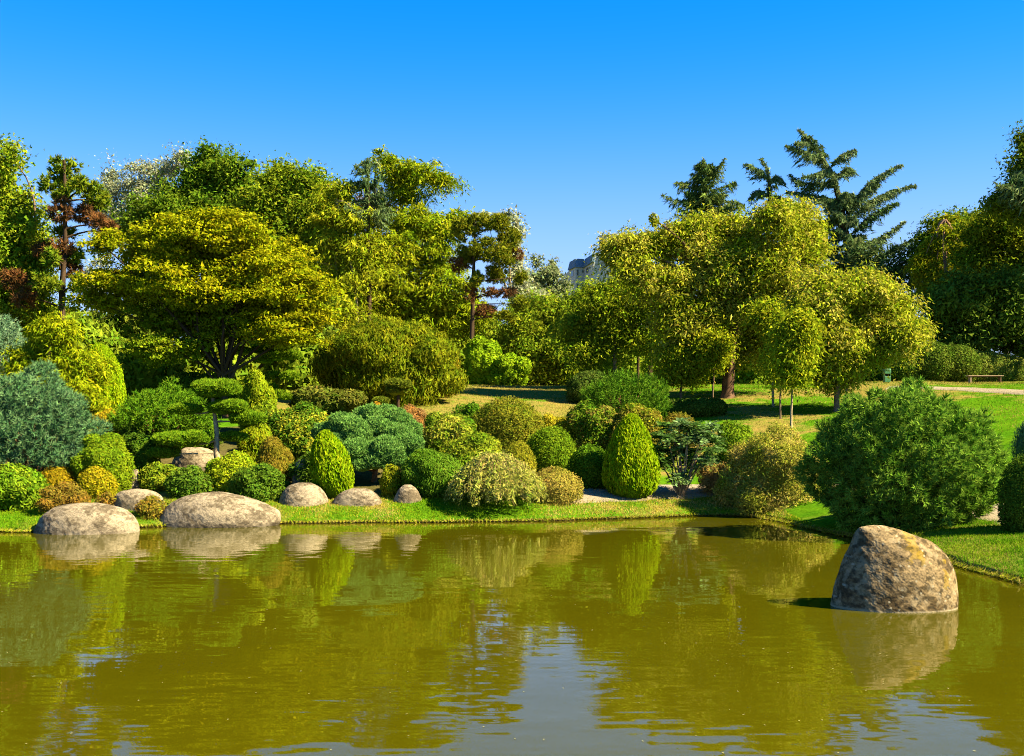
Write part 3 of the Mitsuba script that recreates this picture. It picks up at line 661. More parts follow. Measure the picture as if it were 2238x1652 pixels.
shrub('clipped_bush', 'largest round green bush on the left bank', 'bush', (152, 954, 298, 1082), [(0.080, 0.150, 0.006), (0.160, 0.210, 0.008)], L=0.065, W=0.045, density=1100, bulges=5, bs=0.4)
shrub('laurel_bush', 'yellow-green laurel right of the narrow upright stone', 'laurel', (303, 1010, 388, 1075), [(0.080, 0.145, 0.008), (0.220, 0.230, 0.015)], L=0.13, W=0.06, density=500, bulges=4, rough=0.2, hi=1.12)
shrub('laurel_bush', 'darkest low laurel in the middle of the row behind the widest boulder', 'laurel', (362, 1020, 462, 1092), DARK, L=0.12, W=0.06, density=520, bulges=4, rough=0.2, hi=1.12)
shrub('laurel_bush', 'light green clipped laurel above the widest boulder', 'laurel', (450, 994, 565, 1082), [(0.110, 0.190, 0.006), (0.220, 0.260, 0.010)], L=0.09, W=0.05, density=750, bulges=4, rough=0.2, hi=1.12)
shrub('laurel_bush', 'dark glossy laurel at the right end of the row behind the widest boulder', 'laurel', (500, 1014, 624, 1100), [(0.040, 0.095, 0.008), (0.090, 0.145, 0.012)], L=0.12, W=0.055, density=560, bulges=5, rough=0.2, hi=1.12)
shrub('clipped_bush', 'low golden mound below the golden juniper', 'bush', (180, 896, 262, 962), [(0.200, 0.170, 0.006), (0.300, 0.220, 0.012)], L=0.08, W=0.05, density=700, base=1000, bulges=4)
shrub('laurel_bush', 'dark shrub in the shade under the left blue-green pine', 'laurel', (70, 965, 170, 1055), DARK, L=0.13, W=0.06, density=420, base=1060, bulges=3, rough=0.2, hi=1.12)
shrub('leafy_shrub', 'small dark green shrub between the round green bush and the layered pine', 'shrub', (285, 955, 352, 1040), [(0.045, 0.105, 0.008), (0.10, 0.16, 0.012)], L=0.10, W=0.05, density=550, base=1055, bulges=4, rough=0.2, hi=1.12)
shrub('leafy_shrub', 'bright yellow-green shrub with upright leaves right of the layered pine', 'shrub', (518, 930, 598, 1015), [(0.120, 0.190, 0.006), (0.230, 0.240, 0.010)], L=0.16, W=0.045, density=480, base=1040, bulges=5, rough=0.18, along='up')
shrub('leafy_shrub', 'brown-tinged drooping shrub left of the upright stone', 'shrub', (553, 960, 645, 1062), [(0.120, 0.120, 0.010), (0.190, 0.140, 0.018)], L=0.16, W=0.03, density=600, base=1068, bulges=4, along='down', rough=0.16)
shrub('laurel_bush', 'large glossy laurel with yellow tips behind the left flame-shaped cypress', 'laurel', (566, 888, 728, 1010), [(0.035, 0.085, 0.006), (0.070, 0.130, 0.010), (0.290, 0.270, 0.020)], L=0.16, W=0.07, density=420, base=1020, bulges=8, rough=0.2, hi=1.12)
shrub('laurel_bush', 'dark laurel in the gap between the upright stone and the blue-green cloud pine', 'laurel', (640, 985, 735, 1065), DARK, L=0.14, W=0.06, density=430, base=1072, bulges=5, rough=0.2, hi=1.12)
shrub('conifer_bush', 'pointed bright green conifer bush behind the layered pine', 'conifer', (517, 815, 600, 930), [(0.100, 0.165, 0.006), (0.190, 0.230, 0.008)], L=0.18, W=0.05, density=420, base=952, bulges=5, along='up', rough=0.2)
shrub('box_bush', 'yellow-green box bush tucked under the right of the blue-green cloud pine', 'bush', (828, 1012, 882, 1088), [(0.110, 0.150, 0.006), (0.220, 0.210, 0.010)], L=0.07, W=0.05, density=900, bulges=3)
_, c, r = shrub('pine_mound', 'dense green weeping pine mound right of the blue-green cloud pine', 'pine', (878, 982, 1024, 1084), [(0.045, 0.110, 0.006), (0.095, 0.165, 0.014)], L=0.13, W=0.03, density=900, base=1092, bulges=10, bs=0.45, along='down', bsdf='needle_bsdf')
shrub('clipped_bush', 'clipped straw-brown dome right of the weeping willow-like shrub', 'bush', (1160, 1024, 1270, 1103), [(0.270, 0.195, 0.045), (0.170, 0.170, 0.020)], L=0.05, W=0.03, density=1000, wild=0.7)
shrub('clipped_bush', 'small clipped olive dome just above the weeping willow-like shrub', 'bush', (1098, 972, 1170, 1048), [(0.140, 0.155, 0.010), (0.220, 0.190, 0.016)], L=0.05, W=0.035, density=1300, base=1064)
shrub('clipped_bush', 'clipped mid-green dome above the straw-brown dome', 'bush', (1150, 935, 1254, 1040), [(0.065, 0.130, 0.006), (0.115, 0.175, 0.008)], L=0.06, W=0.045, density=950, base=1050)
shrub('clipped_bush', 'dark green clipped dome left of the tall flame-shaped cypress', 'bush', (1244, 974, 1334, 1070), [(0.040, 0.105, 0.005), (0.075, 0.140, 0.008)], L=0.06, W=0.045, density=950)
shrub('clipped_bush', 'largest clipped olive dome in the middle of the garden', 'bush', (1030, 874, 1188, 1000), [(0.075, 0.110, 0.008), (0.170, 0.155, 0.014)], L=0.075, W=0.05, density=700, base=1010)
shrub('laurel_bush', 'glossy laurel with pale leaves left of the largest olive dome', 'laurel', (915, 903, 1040, 1005), [(0.050, 0.120, 0.006), (0.140, 0.200, 0.012), (0.330, 0.300, 0.040)], L=0.16, W=0.06, density=430, base=1018, bulges=7, rough=0.2, hi=1.12)
shrub('laurel_bush', 'low light green shrub spreading below the largest olive dome', 'shrub', (968, 948, 1098, 1040), [(0.090, 0.170, 0.008), (0.240, 0.260, 0.020)], L=0.14, W=0.05, density=520, base=1048, bulges=7, rough=0.2, hi=1.12)
shrub('laurel_bush', 'green shrub peeping over the left shoulder of the largest olive dome', 'shrub', (978, 880, 1065, 960), [(0.045, 0.120, 0.006), (0.090, 0.170, 0.010)], L=0.13, W=0.06, density=430, base=975, bulges=4, rough=0.2, hi=1.12)
shrub('flowering_shrub', 'narrow yellow flowering shrub behind the blue-green cloud pine', 'shrub', (880, 928, 928, 990), [(0.420, 0.360, 0.020), (0.220, 0.220, 0.010)], L=0.08, W=0.05, density=700, base=1010, bulges=3, rough=0.2, hi=1.12)
shrub('flowering_shrub', 'low yellow flowering shrub right of the largest olive dome', 'shrub', (1178, 905, 1246, 960), [(0.380, 0.320, 0.020), (0.200, 0.200, 0.010)], L=0.10, W=0.05, density=600, base=985, bulges=4, rough=0.18)
shrub('dry_shrub', 'dry reddish-brown shrub above the blue-green cloud pine', 'shrub', (842, 888, 936, 945), [(0.270, 0.120, 0.025), (0.200, 0.130, 0.050)], L=0.09, W=0.03, density=620, base=958, bulges=6, rough=0.2, core=0.6, lo=0.7)
shrub('dry_shrub', 'small orange-leaved shrub peeking over the top of the blue-green cloud pine', 'shrub', (790, 882, 850, 925), [(0.300, 0.140, 0.012), (0.260, 0.190, 0.015)], L=0.10, W=0.04, density=520, base=945, bulges=4, core=0.6, lo=0.7)
shrub('leafy_shrub', 'mixed green and reddish laurel left of the tall flame-shaped cypress', 'laurel', (1240, 885, 1350, 985), [(0.040, 0.105, 0.006), (0.110, 0.170, 0.010), (0.220, 0.160, 0.035)], L=0.14, W=0.06, density=430, base=1010, bulges=8, rough=0.2, hi=1.12)
shrub('leafy_shrub', 'yellow-tipped shrub right behind the tall flame-shaped cypress', 'shrub', (1330, 890, 1460, 1010), [(0.060, 0.120, 0.006), (0.170, 0.180, 0.012), (0.250, 0.180, 0.030)], L=0.13, W=0.06, density=420, base=1030, bulges=8, rough=0.2, hi=1.12)
shrub('clipped_bush', 'dark clipped dome at the edge of the upper lawn', 'bush', (1240, 813, 1340, 884), [(0.045, 0.085, 0.012), (0.090, 0.125, 0.020)], L=0.09, W=0.06, density=700)
shoot_pine('dark green mountain pine with upright shoots on the upper lawn', (1282, 814, 1455, 925), 938, [(0.036, 0.100, 0.006), (0.090, 0.175, 0.012)], gap=0.36, flen=0.48, frad=0.18, per=28, wave=1.1, amp=0.26, up=0.8)
shrub('leafy_shrub', 'small brownish shrub between the box hedge and the blue-leaved mahonia', 'shrub', (1440, 900, 1530, 975), [(0.150, 0.110, 0.018), (0.110, 0.140, 0.010)], L=0.11, W=0.05, density=480, base=985, bulges=5, rough=0.2, hi=1.12, core=0.6)
shrub('laurel_bush', 'bright green laurel ball right of the blue-leaved mahonia', 'laurel', (1562, 924, 1645, 1000), [(0.060, 0.140, 0.006), (0.150, 0.220, 0.012)], L=0.12, W=0.05, density=560, base=1015, bulges=4, rough=0.2, hi=1.12)
shrub('twiggy_shrub', 'broad straw-coloured twiggy shrub at the water left of the huge pine', 'shrub', (1584, 946, 1806, 1138), [(0.340, 0.265, 0.075), (0.240, 0.230, 0.030), (0.120, 0.160, 0.012)], L=0.075, W=0.032, density=900, base=1130, bulges=16, bs=0.45, rough=0.34, core=0.62, lo=0.66, hi=1.1, wild=1.0, d=36.9)
shrub('twiggy_shrub', 'small tan shrub at the left of the broad straw-coloured shrub', 'shrub', (1520, 1008, 1600, 1086), [(0.270, 0.170, 0.060), (0.200, 0.160, 0.035)], L=0.06, W=0.025, density=900, bulges=5, rough=0.2, core=0.55, lo=0.6, wild=1.0)
shrub('clipped_bush', 'dark shaded clipped bush at the right edge of the near grass', 'bush', (2192, 992, 2330, 1172), DARK, L=0.055, W=0.036, density=1500, d=26.5, wild=0.6)
shrub('conifer_bush', 'dark green spiky bush at the right edge above the clipped bush', 'conifer', (2212, 920, 2290, 1000), [(0.05, 0.12, 0.04), (0.09, 0.16, 0.07)], L=0.16, W=0.03, density=420, base=1010, bulges=5, rough=0.2, hi=1.12, along='up', d=36.5)

shrub('leafy_shrub', 'mid-green shrub filling the gap left of the layered pine trunk', 'shrub', (335, 905, 470, 985), [(0.040, 0.100, 0.006), (0.090, 0.150, 0.010)], L=0.14, W=0.06, density=380, base=1000, bulges=7, rough=0.2, hi=1.12)
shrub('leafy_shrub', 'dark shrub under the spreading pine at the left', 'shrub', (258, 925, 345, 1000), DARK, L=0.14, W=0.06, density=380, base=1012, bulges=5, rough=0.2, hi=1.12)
shrub('leafy_shrub', 'light green shrub between the layered pine and the large glossy laurel', 'shrub', (530, 880, 620, 960), [(0.100, 0.170, 0.008), (0.200, 0.240, 0.012)], L=0.15, W=0.05, density=380, base=975, bulges=6, rough=0.2)
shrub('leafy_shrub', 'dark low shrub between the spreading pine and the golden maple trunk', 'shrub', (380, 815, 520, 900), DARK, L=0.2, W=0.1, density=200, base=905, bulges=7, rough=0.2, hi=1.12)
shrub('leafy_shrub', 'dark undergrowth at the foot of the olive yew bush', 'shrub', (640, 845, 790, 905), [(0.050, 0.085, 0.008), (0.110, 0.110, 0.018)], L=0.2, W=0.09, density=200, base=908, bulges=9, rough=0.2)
# box hedges: long clipped solids
def hedge(label, line, z_top, width, cols, density=550, L=0.10, W=0.065, base_d=None):
    """A clipped hedge along a plan line with rounded top."""
    rng = R(label)
    root = thing('clipped_hedge', label, 'hedge')
    ln = sg.LineString(line); n = max(int(ln.length / (width * 0.55)), 2)
    lb = []
    for t in np.linspace(0.02, 0.98, n + 1):
        q = ln.interpolate(t, normalized=True); g = float(zg(q.x, q.y))
        h = np.interp(t, np.linspace(0, 1, len(z_top)), z_top)
        lb.append((np.array([q.x, q.y, g + h * 0.45]), np.array([width * 0.62, width * 0.62, h * 0.56])))
    leafy(root, lb, rng, cols, L, W, density, rough=0.05, freq=1.5, lo=0.9, core=0.86)
g = gpt(1505, 915)
hedge('low dark box hedge in front of the tree trunks on the lawn', [(g[0] - 1.55, g[1] + 0.7), (g[0] + 1.65, g[1] + 0.7)], [0.95, 1.0, 0.95], 1.1, [(0.035, 0.075, 0.008), (0.100, 0.135, 0.020)], density=700, L=0.09, W=0.06)
q = at(2050, 838, 76)
hedge('tall rounded dark hedge beside the bench', [(q[0] - 2.2, 77.0), (q[0] - 0.2, 76.6), (q[0] + 1.7, 76.8)], [2.3, 3.1, 2.8], 2.9, [(0.045, 0.095, 0.008), (0.110, 0.145, 0.018)], density=180, L=0.15, W=0.12)
hedge('lower clipped hedge behind the bench', [(q[0] + 2.6, 78.4), (q[0] + 5.0, 79), (q[0] + 8.5, 81)], [2.6, 2.5, 2.0], 2.2, [(0.065, 0.110, 0.012), (0.150, 0.170, 0.030)], density=190, L=0.15, W=0.11)

# weeping shrub: arching strands set with small leaves
def weeping(label, box, base, cols, n=640, per=44):
    rng = R(label)
    root = thing('weeping_shrub', label, 'shrub')
    (c, r), = bush_lobes(box, base, 0.9)
    g = float(zg(c[0], c[1]))
    P, A, K, st = [], [], [], []
    for k in range(n):
        th = rng.uniform(0, 2 * np.pi); e = np.array([np.cos(th), np.sin(th), 0])
        reach = rng.uniform(0.25, 1.0)
        top = c + e * r * [0.55 * reach, 0.55 * reach, 0] + [0, 0, r[2] * (1 - 0.42 * reach ** 2) * rng.uniform(0.75, 1.0)]
        end = c + e * r * [1.0 * reach, 1.0 * reach, 0] + [0, 0, 0]
        end[2] = g + (1 - reach) * r[2] * rng.uniform(0.2, 1.0) + rng.uniform(0.02, 0.5)
        end[2] = max(end[2], 0.06)
        p = curve([np.array([c[0], c[1], g + 0.3 * r[2]]), top, (top * 0.4 + end * 0.6) + e * 0.12 * r[0], end], 4)
        t = rng.uniform(0.18, 1, per) * (len(p) - 1)
        i = np.minimum(t.astype(int), len(p) - 2); w = (t - i)[:, None]
        q = p[i] * (1 - w) + p[i + 1] * w
        P.append(q + 0.05 * rng.normal(size=q.shape)); A.append(unit(p[i + 1] - p[i]) + 0.6 * rng.normal(size=q.shape)); K.append(np.full(per, rng.random()))
        if k % 5 == 0: st.append(tube(p, np.linspace(0.014, 0.004, len(p)), 4))
    P, A, K = np.vstack(P), np.vstack(A), np.concatenate(K)
    v, f = leaftris(P, unit(rng.normal(size=P.shape)), 0.12, 0.036, rng, A)
    part(root, 'foliage', (v, f), 'leaf_bsdf', tint(len(P), cols, rng, K, 0.18, 3))
    v, f, cc = join([(v, f, bark(v, (0.20, 0.13, 0.07), rng)) for v, f in st])
    part(root, 'stems', (v, f), 'bark_bsdf', cc)
weeping('straw-green weeping shrub with arching strands hanging over the waterline', (978, 988, 1190, 1152), 1139, [(0.210, 0.230, 0.030), (0.350, 0.320, 0.085), (0.150, 0.200, 0.022)])

# mahonia: bare stems with fronds of paired leaflets
def mahonia(label, stem_base, heads, d, cols):
    rng = R(label)
    root = thing('mahonia_shrub', label, 'shrub')
    b = at(*stem_base, d); b[2] = float(zg(b[0], b[1])) - 0.03
    tips = [at(x, y, d) + [0, rng.uniform(-0.6, 0.6), 0] for x, y in heads]
    stems(root, b, tips, rng, 0.04, (0.30, 0.20, 0.12))
    C, N, A, K = [], [], [], []
    for t in tips:
        hue = rng.random()
        for k in range(24):
            th = rng.uniform(0, 2 * np.pi); e = np.array([np.cos(th), np.sin(th), rng.uniform(-0.5, 1.0)]); e /= np.linalg.norm(e)
            L = rng.uniform(0.38, 0.62); s = unit(np.cross(e, [0, 0, 1.0]))
            for j in np.linspace(0.25, 1, 8):
                q = t + e * L * j - [0, 0, 0.16 * j * j]
                for sg_ in (-1, 1):
                    C.append(q + s * sg_ * 0.065); A.append(s * sg_ + e * 0.5); N.append(unit(np.cross(e, s) * np.sign(np.cross(e, s)[2] or 1) + 0.25 * rng.normal(size=3))); K.append(hue)
    C, N, A, K = map(np.array, (C, N, A, K))
    v, f = leafcards(C, N, 0.17, 0.07, rng, A)
    part(root, 'foliage', (v, f), 'leaf_bsdf', tint(len(C), cols, rng, K, 0.15))
mahonia('blue-leaved mahonia on several bare stems right of the tall flame-shaped cypress', (1487, 1084), [(1440, 960), (1462, 935), (1485, 925), (1508, 930), (1535, 940), (1555, 955), (1450, 985), (1475, 965), (1500, 960), (1525, 965), (1545, 985), (1460, 1010), (1520, 990), (1490, 990), (1565, 970), (1478, 1040), (1432, 990), (1445, 1010), (1540, 1010), (1510, 1020), (1500, 940), (1480, 985), (1530, 950), (1455, 955), (1550, 935)],
        depth_of(1487, 1084), [(0.045, 0.105, 0.014), (0.105, 0.195, 0.045), (0.170, 0.255, 0.110)])

# left blue-green pine and the golden juniper
shoot_pine('grey-blue pine bush at the left edge above the laurel', (-70, 802, 204, 1035), 1050, [(0.045, 0.115, 0.045), (0.105, 0.190, 0.082)], gap=0.27, flen=0.24, frad=0.165, per=32, d=36.8, low=-0.45, wave=0.95, amp=0.32, up=0.7)
shoot_pine('grey-blue conifer at the left edge above the golden juniper', (-60, 690, 62, 820), 960, [(0.070, 0.150, 0.080), (0.150, 0.235, 0.130)], d=50, gap=0.34, flen=0.4, frad=0.15, per=26, wave=0.9, amp=0.22)
def spray_conifer(label, spec, d, cols, name='golden_juniper', cat='juniper', L=0.17, W=0.045, clumps=520, per=60, rc=0.42):
    rng = R(label)
    root = thing(name, label, cat)
    lb = lobes_px(spec, d, 0.9, rng, 0.8)
    (v, f, c), C = crown(lb, rng, cols, L, W, clumps, per, rc, flat=0.5, up=0.5, out=0.4, wild=0.6, shell=0.5, droop=0.5, gap=0.8)
    part(root, 'foliage', (v, f), 'needle_bsdf', c)
    cx = np.mean([q[0][0] for q in lb]); b = np.array([cx, d, float(zg(cx, d)) - 0.1])
    stems(root, b, [q for q, _ in lb], rng, 0.10, REDBARK, 'branches')
spray_conifer('feathery golden-green juniper sprawling above the grey-blue pine bush', [(120, 720, 45, 40), (60, 790, 55, 40), (130, 790, 60, 45), (190, 800, 60, 40), (90, 840, 70, 35), (165, 850, 65, 40), (140, 890, 80, 35), (205, 895, 45, 26), (110, 750, 40, 40)], 43.0,
              [(0.105, 0.165, 0.004), (0.225, 0.238, 0.006)], clumps=900)

# ------------------------------------------------------------------ background trees, left to right
broad_tree('broad_tree', 'tall yellow-green broadleaf tree at the left edge', 'tree', [(-30, 430, 60, 120), (10, 390, 35, 70), (20, 345, 20, 40), (45, 480, 50, 80), (20, 570, 90, 80), (60, 540, 60, 60), (60, 650, 60, 70), (-10, 680, 80, 80), (-60, 560, 70, 160)], 62,
           [(0.080, 0.155, 0.008), (0.210, 0.240, 0.012)], clumps=760, per=34, L=0.24, W=0.13, rc=0.9)
def brush_conifer(label, lumps, dead, d, cols, trunk, deadcols=((0.150, 0.065, 0.022), (0.085, 0.045, 0.02)), side=()):
    """A bare-trunked conifer with brush-like rounded lumps of foliage; browned lumps are a part of their own."""
    rng = R(label)
    root = thing('conifer_tree', label, 'conifer')
    path = [at(x, y, d) for x, y in trunk]; path[0][2] = min(path[0][2], float(zg(path[0][0], d))) - 0.1
    v, f, c = trunk_mesh(path, 0.28, 0.08, rng, DARKBARK)
    part(root, 'trunk', (v, f), 'bark_bsdf', c, smooth=True)
    la = lobes_px(lumps, d, 1.0, rng, 1.3)
    def brushes(lb):
        out = []
        for c_, r_ in lb:
            for q in sphere_dirs(9, rng): out.append((c_ + q * r_ * 0.55, r_ * rng.uniform(0.35, 0.55)))
        return out
    needly(root, brushes(la), rng, cols, 0.30, 0.085, 18, tuft=9, spread=0.6, core=0.5, up=0.5, out=0.9, lo=0.5, bottom=-1, rough=0.15, name='foliage')
    ld = lobes_px(dead, d, 1.0, rng, 1.0)
    if ld: needly(root, brushes(ld), rng, deadcols, 0.34, 0.075, 20, tuft=8, spread=0.7, core=0.0, up=0.2, out=0.9, lo=0.4, bottom=-1, rough=0.15, name='browned_foliage', label='browned needles of the conifer')
    tp = curve(path, 8); br = []
    for c_, r_ in la + ld:
        a = tp[np.argmin(np.linalg.norm(tp - c_ - [0, 0, -0.5], axis=1))]
        br.append(tube(curve([a, (a + c_) / 2 + [0, 0, 0.1], c_], 3), np.linspace(0.07, 0.03, 7), 5))
    v, f, c = join([(v, f, bark(v, DARKBARK, rng)) for v, f in br])
    part(root, 'branches', (v, f), 'bark_bsdf', c, smooth=True)
brush_conifer('slender conifer with browned inner needles near the left edge', [(140, 362, 36, 24), (108, 400, 22, 25), (150, 395, 30, 25), (185, 410, 34, 24), (212, 438, 30, 28), (130, 420, 28, 25), (140, 508, 26, 14), (172, 622, 22, 25), (110, 560, 20, 20), (160, 560, 26, 22), (236, 500, 14, 20), (100, 620, 30, 25)],
              [(140, 462, 38, 32), (222, 490, 32, 26), (190, 470, 30, 25), (130, 550, 36, 30), (90, 545, 22, 22), (160, 590, 26, 24), (30, 610, 30, 24), (60, 650, 30, 24)], 60, [(0.060, 0.120, 0.008), (0.150, 0.170, 0.010)], [(135, 900), (134, 780), (136, 640), (142, 520), (140, 350)])
SILVER = [(0.290, 0.310, 0.200), (0.190, 0.220, 0.110)]
broad_tree('poplar_tree', 'pale silvery poplar rising behind the slender conifer', 'tree', [(245, 400, 28, 50), (270, 450, 45, 70), (300, 420, 40, 50), (320, 372, 26, 20), (345, 400, 30, 40), (395, 345, 26, 20), (372, 372, 30, 22), (290, 362, 14, 14), (240, 470, 40, 60), (205, 610, 30, 60), (320, 480, 50, 60)], (98, 130), SILVER, clumps=420, per=22, L=0.22, W=0.13, rc=0.9, shell=0.3, barkcol=PALEBARK)
broad_tree('broad_tree', 'tall dark green tree with a crooked top behind the golden maple', 'tree', [(465, 352, 50, 22), (495, 370, 50, 32), (545, 358, 22, 10), (440, 402, 50, 36), (505, 410, 65, 45), (395, 450, 70, 45), (450, 460, 100, 55), (335, 480, 60, 40), (540, 440, 50, 50), (300, 510, 45, 30), (560, 500, 60, 60)], (84, 118), [(0.045, 0.105, 0.006), (0.125, 0.180, 0.012)],
           clumps=800, per=34, L=0.28, W=0.16, rc=1.0, trunk=[(450, 860), (452, 700), (455, 520)])
broad_tree('broad_tree', 'rounded green tree between the crooked dark tree and the pale-limbed tree', 'tree', [(610, 395, 55, 34), (665, 405, 60, 40), (590, 450, 70, 60), (670, 470, 80, 70), (610, 540, 80, 70), (690, 560, 80, 70), (720, 460, 40, 60), (730, 620, 60, 60)], (80, 112), [(0.075, 0.150, 0.007), (0.180, 0.215, 0.012)],
           clumps=780, per=34, L=0.27, W=0.15, rc=1.0, trunk=[(650, 850), (648, 720), (645, 560)])
GT, GL = GOLD, [(0.100, 0.160, 0.006), (0.170, 0.195, 0.008)]
mspec = [(440, 520, 120, 44), (335, 560, 110, 46), (540, 560, 130, 56), (230, 530, 45, 26), (290, 620, 115, 40), (420, 610, 140, 55), (580, 630, 140, 55), (660, 640, 85, 50), (225, 660, 70, 26), (690, 680, 50, 30), (480, 500, 110, 36), (360, 500, 60, 30), (600, 600, 90, 50), (620, 720, 90, 40),
         (370, 700, 100, 45), (500, 700, 110, 50), (330, 760, 70, 36), (420, 760, 60, 30)]
broad_tree('maple_tree', 'broad golden-leaved maple dominating the left bank', 'maple', mspec, 52, GOLD, clumps=3000, per=21, L=0.15, W=0.10, rc=0.58, flat=0.30, up=0.8, out=0.35, wild=0.7, shell=0.5, deep=0.75, gap=1.2, gap_cut=0.43, trunk=[(492, 890), (490, 845), (486, 800)], tr=(0.17, 0.12), barkcol=DARKBARK, limb=0.09, twigs=160,
           lobe_cols=[GT] * 14 + [GL] * 4, fork=(488, 820), extra=[([(488, 850), (470, 800), (440, 740), (400, 660)], 0.10, 0.04), ([(496, 850), (520, 790), (545, 720), (590, 640)], 0.11, 0.04), ([(486, 850), (455, 815), (425, 780), (380, 740)], 0.08, 0.03), ([(494, 850), (505, 790), (500, 700), (470, 600)], 0.10, 0.04)])
AIL = [(0.100, 0.170, 0.005), (0.240, 0.265, 0.010)]
broad_tree('feather_leaved_tree', 'tallest feathery yellow-green tree with pale slanting limbs in the left half', 'tree', [(900, 380, 80, 34), (850, 350, 36, 18), (960, 388, 44, 14), (880, 425, 50, 30), (825, 332, 16, 9), (905, 490, 85, 46), (960, 500, 55, 50), (850, 560, 110, 60), (940, 600, 90, 70), (805, 640, 110, 60), (900, 680, 100, 60), (995, 650, 55, 60), (1030, 700, 40, 50), (1000, 480, 40, 30), (760, 590, 70, 60)], (72, 106), AIL,
           clumps=1050, per=32, L=0.32, W=0.085, rc=0.9, droop=0.7, flat=0.4, up=0.7, wild=0.6, shell=0.4, trunk=[(820, 850), (824, 740), (835, 650)], fork=(845, 620), twigs=90, gap=1.6,
           extra=[([(830, 680), (862, 600), (905, 540), (960, 480)], 0.16, 0.05, PALEBARK), ([(840, 640), (850, 560), (885, 460), (890, 400)], 0.13, 0.04)])
broad_tree('feather_leaved_tree', 'yellowish tree with a thin pale trunk left of the tallest feathery tree', 'tree', [(745, 420, 48, 36), (720, 460, 40, 50), (770, 480, 40, 50), (735, 540, 60, 60), (800, 560, 60, 60), (770, 620, 60, 50), (740, 680, 60, 50)], (69, 100), [(0.130, 0.190, 0.007), (0.280, 0.285, 0.014)],
           clumps=420, per=26, L=0.30, W=0.09, rc=0.85, droop=0.6, flat=0.4, shell=0.35, trunk=[(786, 860), (781, 720), (778, 640), (764, 560), (735, 440)], tr=(0.16, 0.05), barkcol=PALEBARK, twigs=50, gap=1.5)
broad_tree('bare_branched_tree', 'pinkish half-bare tree crown beside the pale slanting limb', 'tree', [(812, 445, 40, 32), (840, 460, 36, 24), (805, 490, 30, 30)], (76, 110), [(0.330, 0.210, 0.140), (0.240, 0.160, 0.080)], clumps=160, per=14, L=0.22, W=0.08, rc=0.7, barkcol=PALEBARK, twigs=120, trunk=[(810, 860), (815, 650), (822, 520)])
PINEY = [(0.085, 0.120, 0.008), (0.170, 0.165, 0.010)]
brush_conifer('rough-crowned conifer with a bare straight trunk left of the sky gap', [(1045, 490, 34, 26), (1082, 486, 36, 22), (1012, 500, 30, 30), (1112, 520, 28, 30), (1060, 545, 40, 28), (1100, 560, 30, 28), (1022, 560, 30, 26), (1085, 600, 30, 20), (1040, 610, 22, 18), (1140, 608, 18, 18), (1138, 665, 20, 18), (1105, 690, 28, 12), (1060, 760, 20, 16)],
              [(1120, 560, 24, 20), (1000, 575, 24, 20), (1075, 640, 26, 12), (1110, 640, 22, 10), (1060, 680, 26, 14), (1030, 640, 16, 20)], 92, PINEY, [(1032, 850), (1031, 760), (1034, 640), (1036, 560), (1038, 480)])
broad_tree('poplar_tree', 'grey-green poplar top behind the rough-crowned conifer', 'tree', [(1110, 478, 22, 20), (1128, 505, 18, 40), (1112, 540, 30, 40), (1130, 600, 24, 40), (1145, 660, 40, 40), (1060, 470, 16, 12)], (112, 140), SILVER, clumps=200, per=18, L=0.32, W=0.2, rc=0.9, barkcol=PALEBARK)
broad_tree('poplar_tree', 'small grey-green poplar left of the distant white building', 'tree', [(1172, 575, 10, 16), (1206, 578, 11, 18), (1190, 610, 34, 24), (1170, 640, 40, 40), (1215, 640, 34, 36), (1205, 600, 20, 14)], (115, 145), [(0.190, 0.215, 0.110), (0.120, 0.160, 0.060)], clumps=240, per=20, L=0.3, W=0.18, rc=0.8)
YEW = [(0.060, 0.105, 0.005), (0.175, 0.180, 0.008)]
shrub('yew_bush', 'tall olive yew bush with upright sprays in the middle of the left half', 'yew', (700, 705, 1000, 900), YEW, L=0.22, W=0.06, density=210, base=892, bulges=40, bs=0.34, rough=0.34, freq=4.0, along='up', core=0.7, lo=0.72, deep=0.7, d=59.5)
shrub('yew_bush', 'drooping yellowish yew branch mound beside the mushroom-shaped bush', 'yew', (905, 760, 1012, 868), [(0.090, 0.110, 0.006), (0.220, 0.165, 0.010)], L=0.22, W=0.07, density=200, base=872, bulges=9, rough=0.25, along='down', core=0.5, lo=0.6)
VIVID = [(0.120, 0.215, 0.006), (0.190, 0.280, 0.010)]
shrub('leafy_shrub', 'vivid green shrub around the foot of the bare straight trunk', 'shrub', (1012, 742, 1100, 850), VIVID, L=0.2, W=0.1, density=170, d=79, bulges=8, rough=0.2)
shrub('leafy_shrub', 'lower vivid green shrub right of the bare straight trunk', 'shrub', (1070, 775, 1160, 848), VIVID, L=0.2, W=0.1, density=170, d=78, bulges=7, rough=0.2)
CH1 = [(0.075, 0.145, 0.007), (0.200, 0.230, 0.014)]
broad_tree('cherry_tree', 'spreading olive-green tree below the small grey-green poplar', 'tree', [(1200, 686, 70, 40), (1150, 710, 55, 65), (1262, 668, 45, 32), (1215, 760, 100, 60), (1140, 780, 50, 55), (1260, 720, 60, 60), (1290, 780, 50, 50)], (80, 104), CH1, clumps=820, per=32, L=0.25, W=0.12, rc=0.95, droop=0.4, gap=1.8)
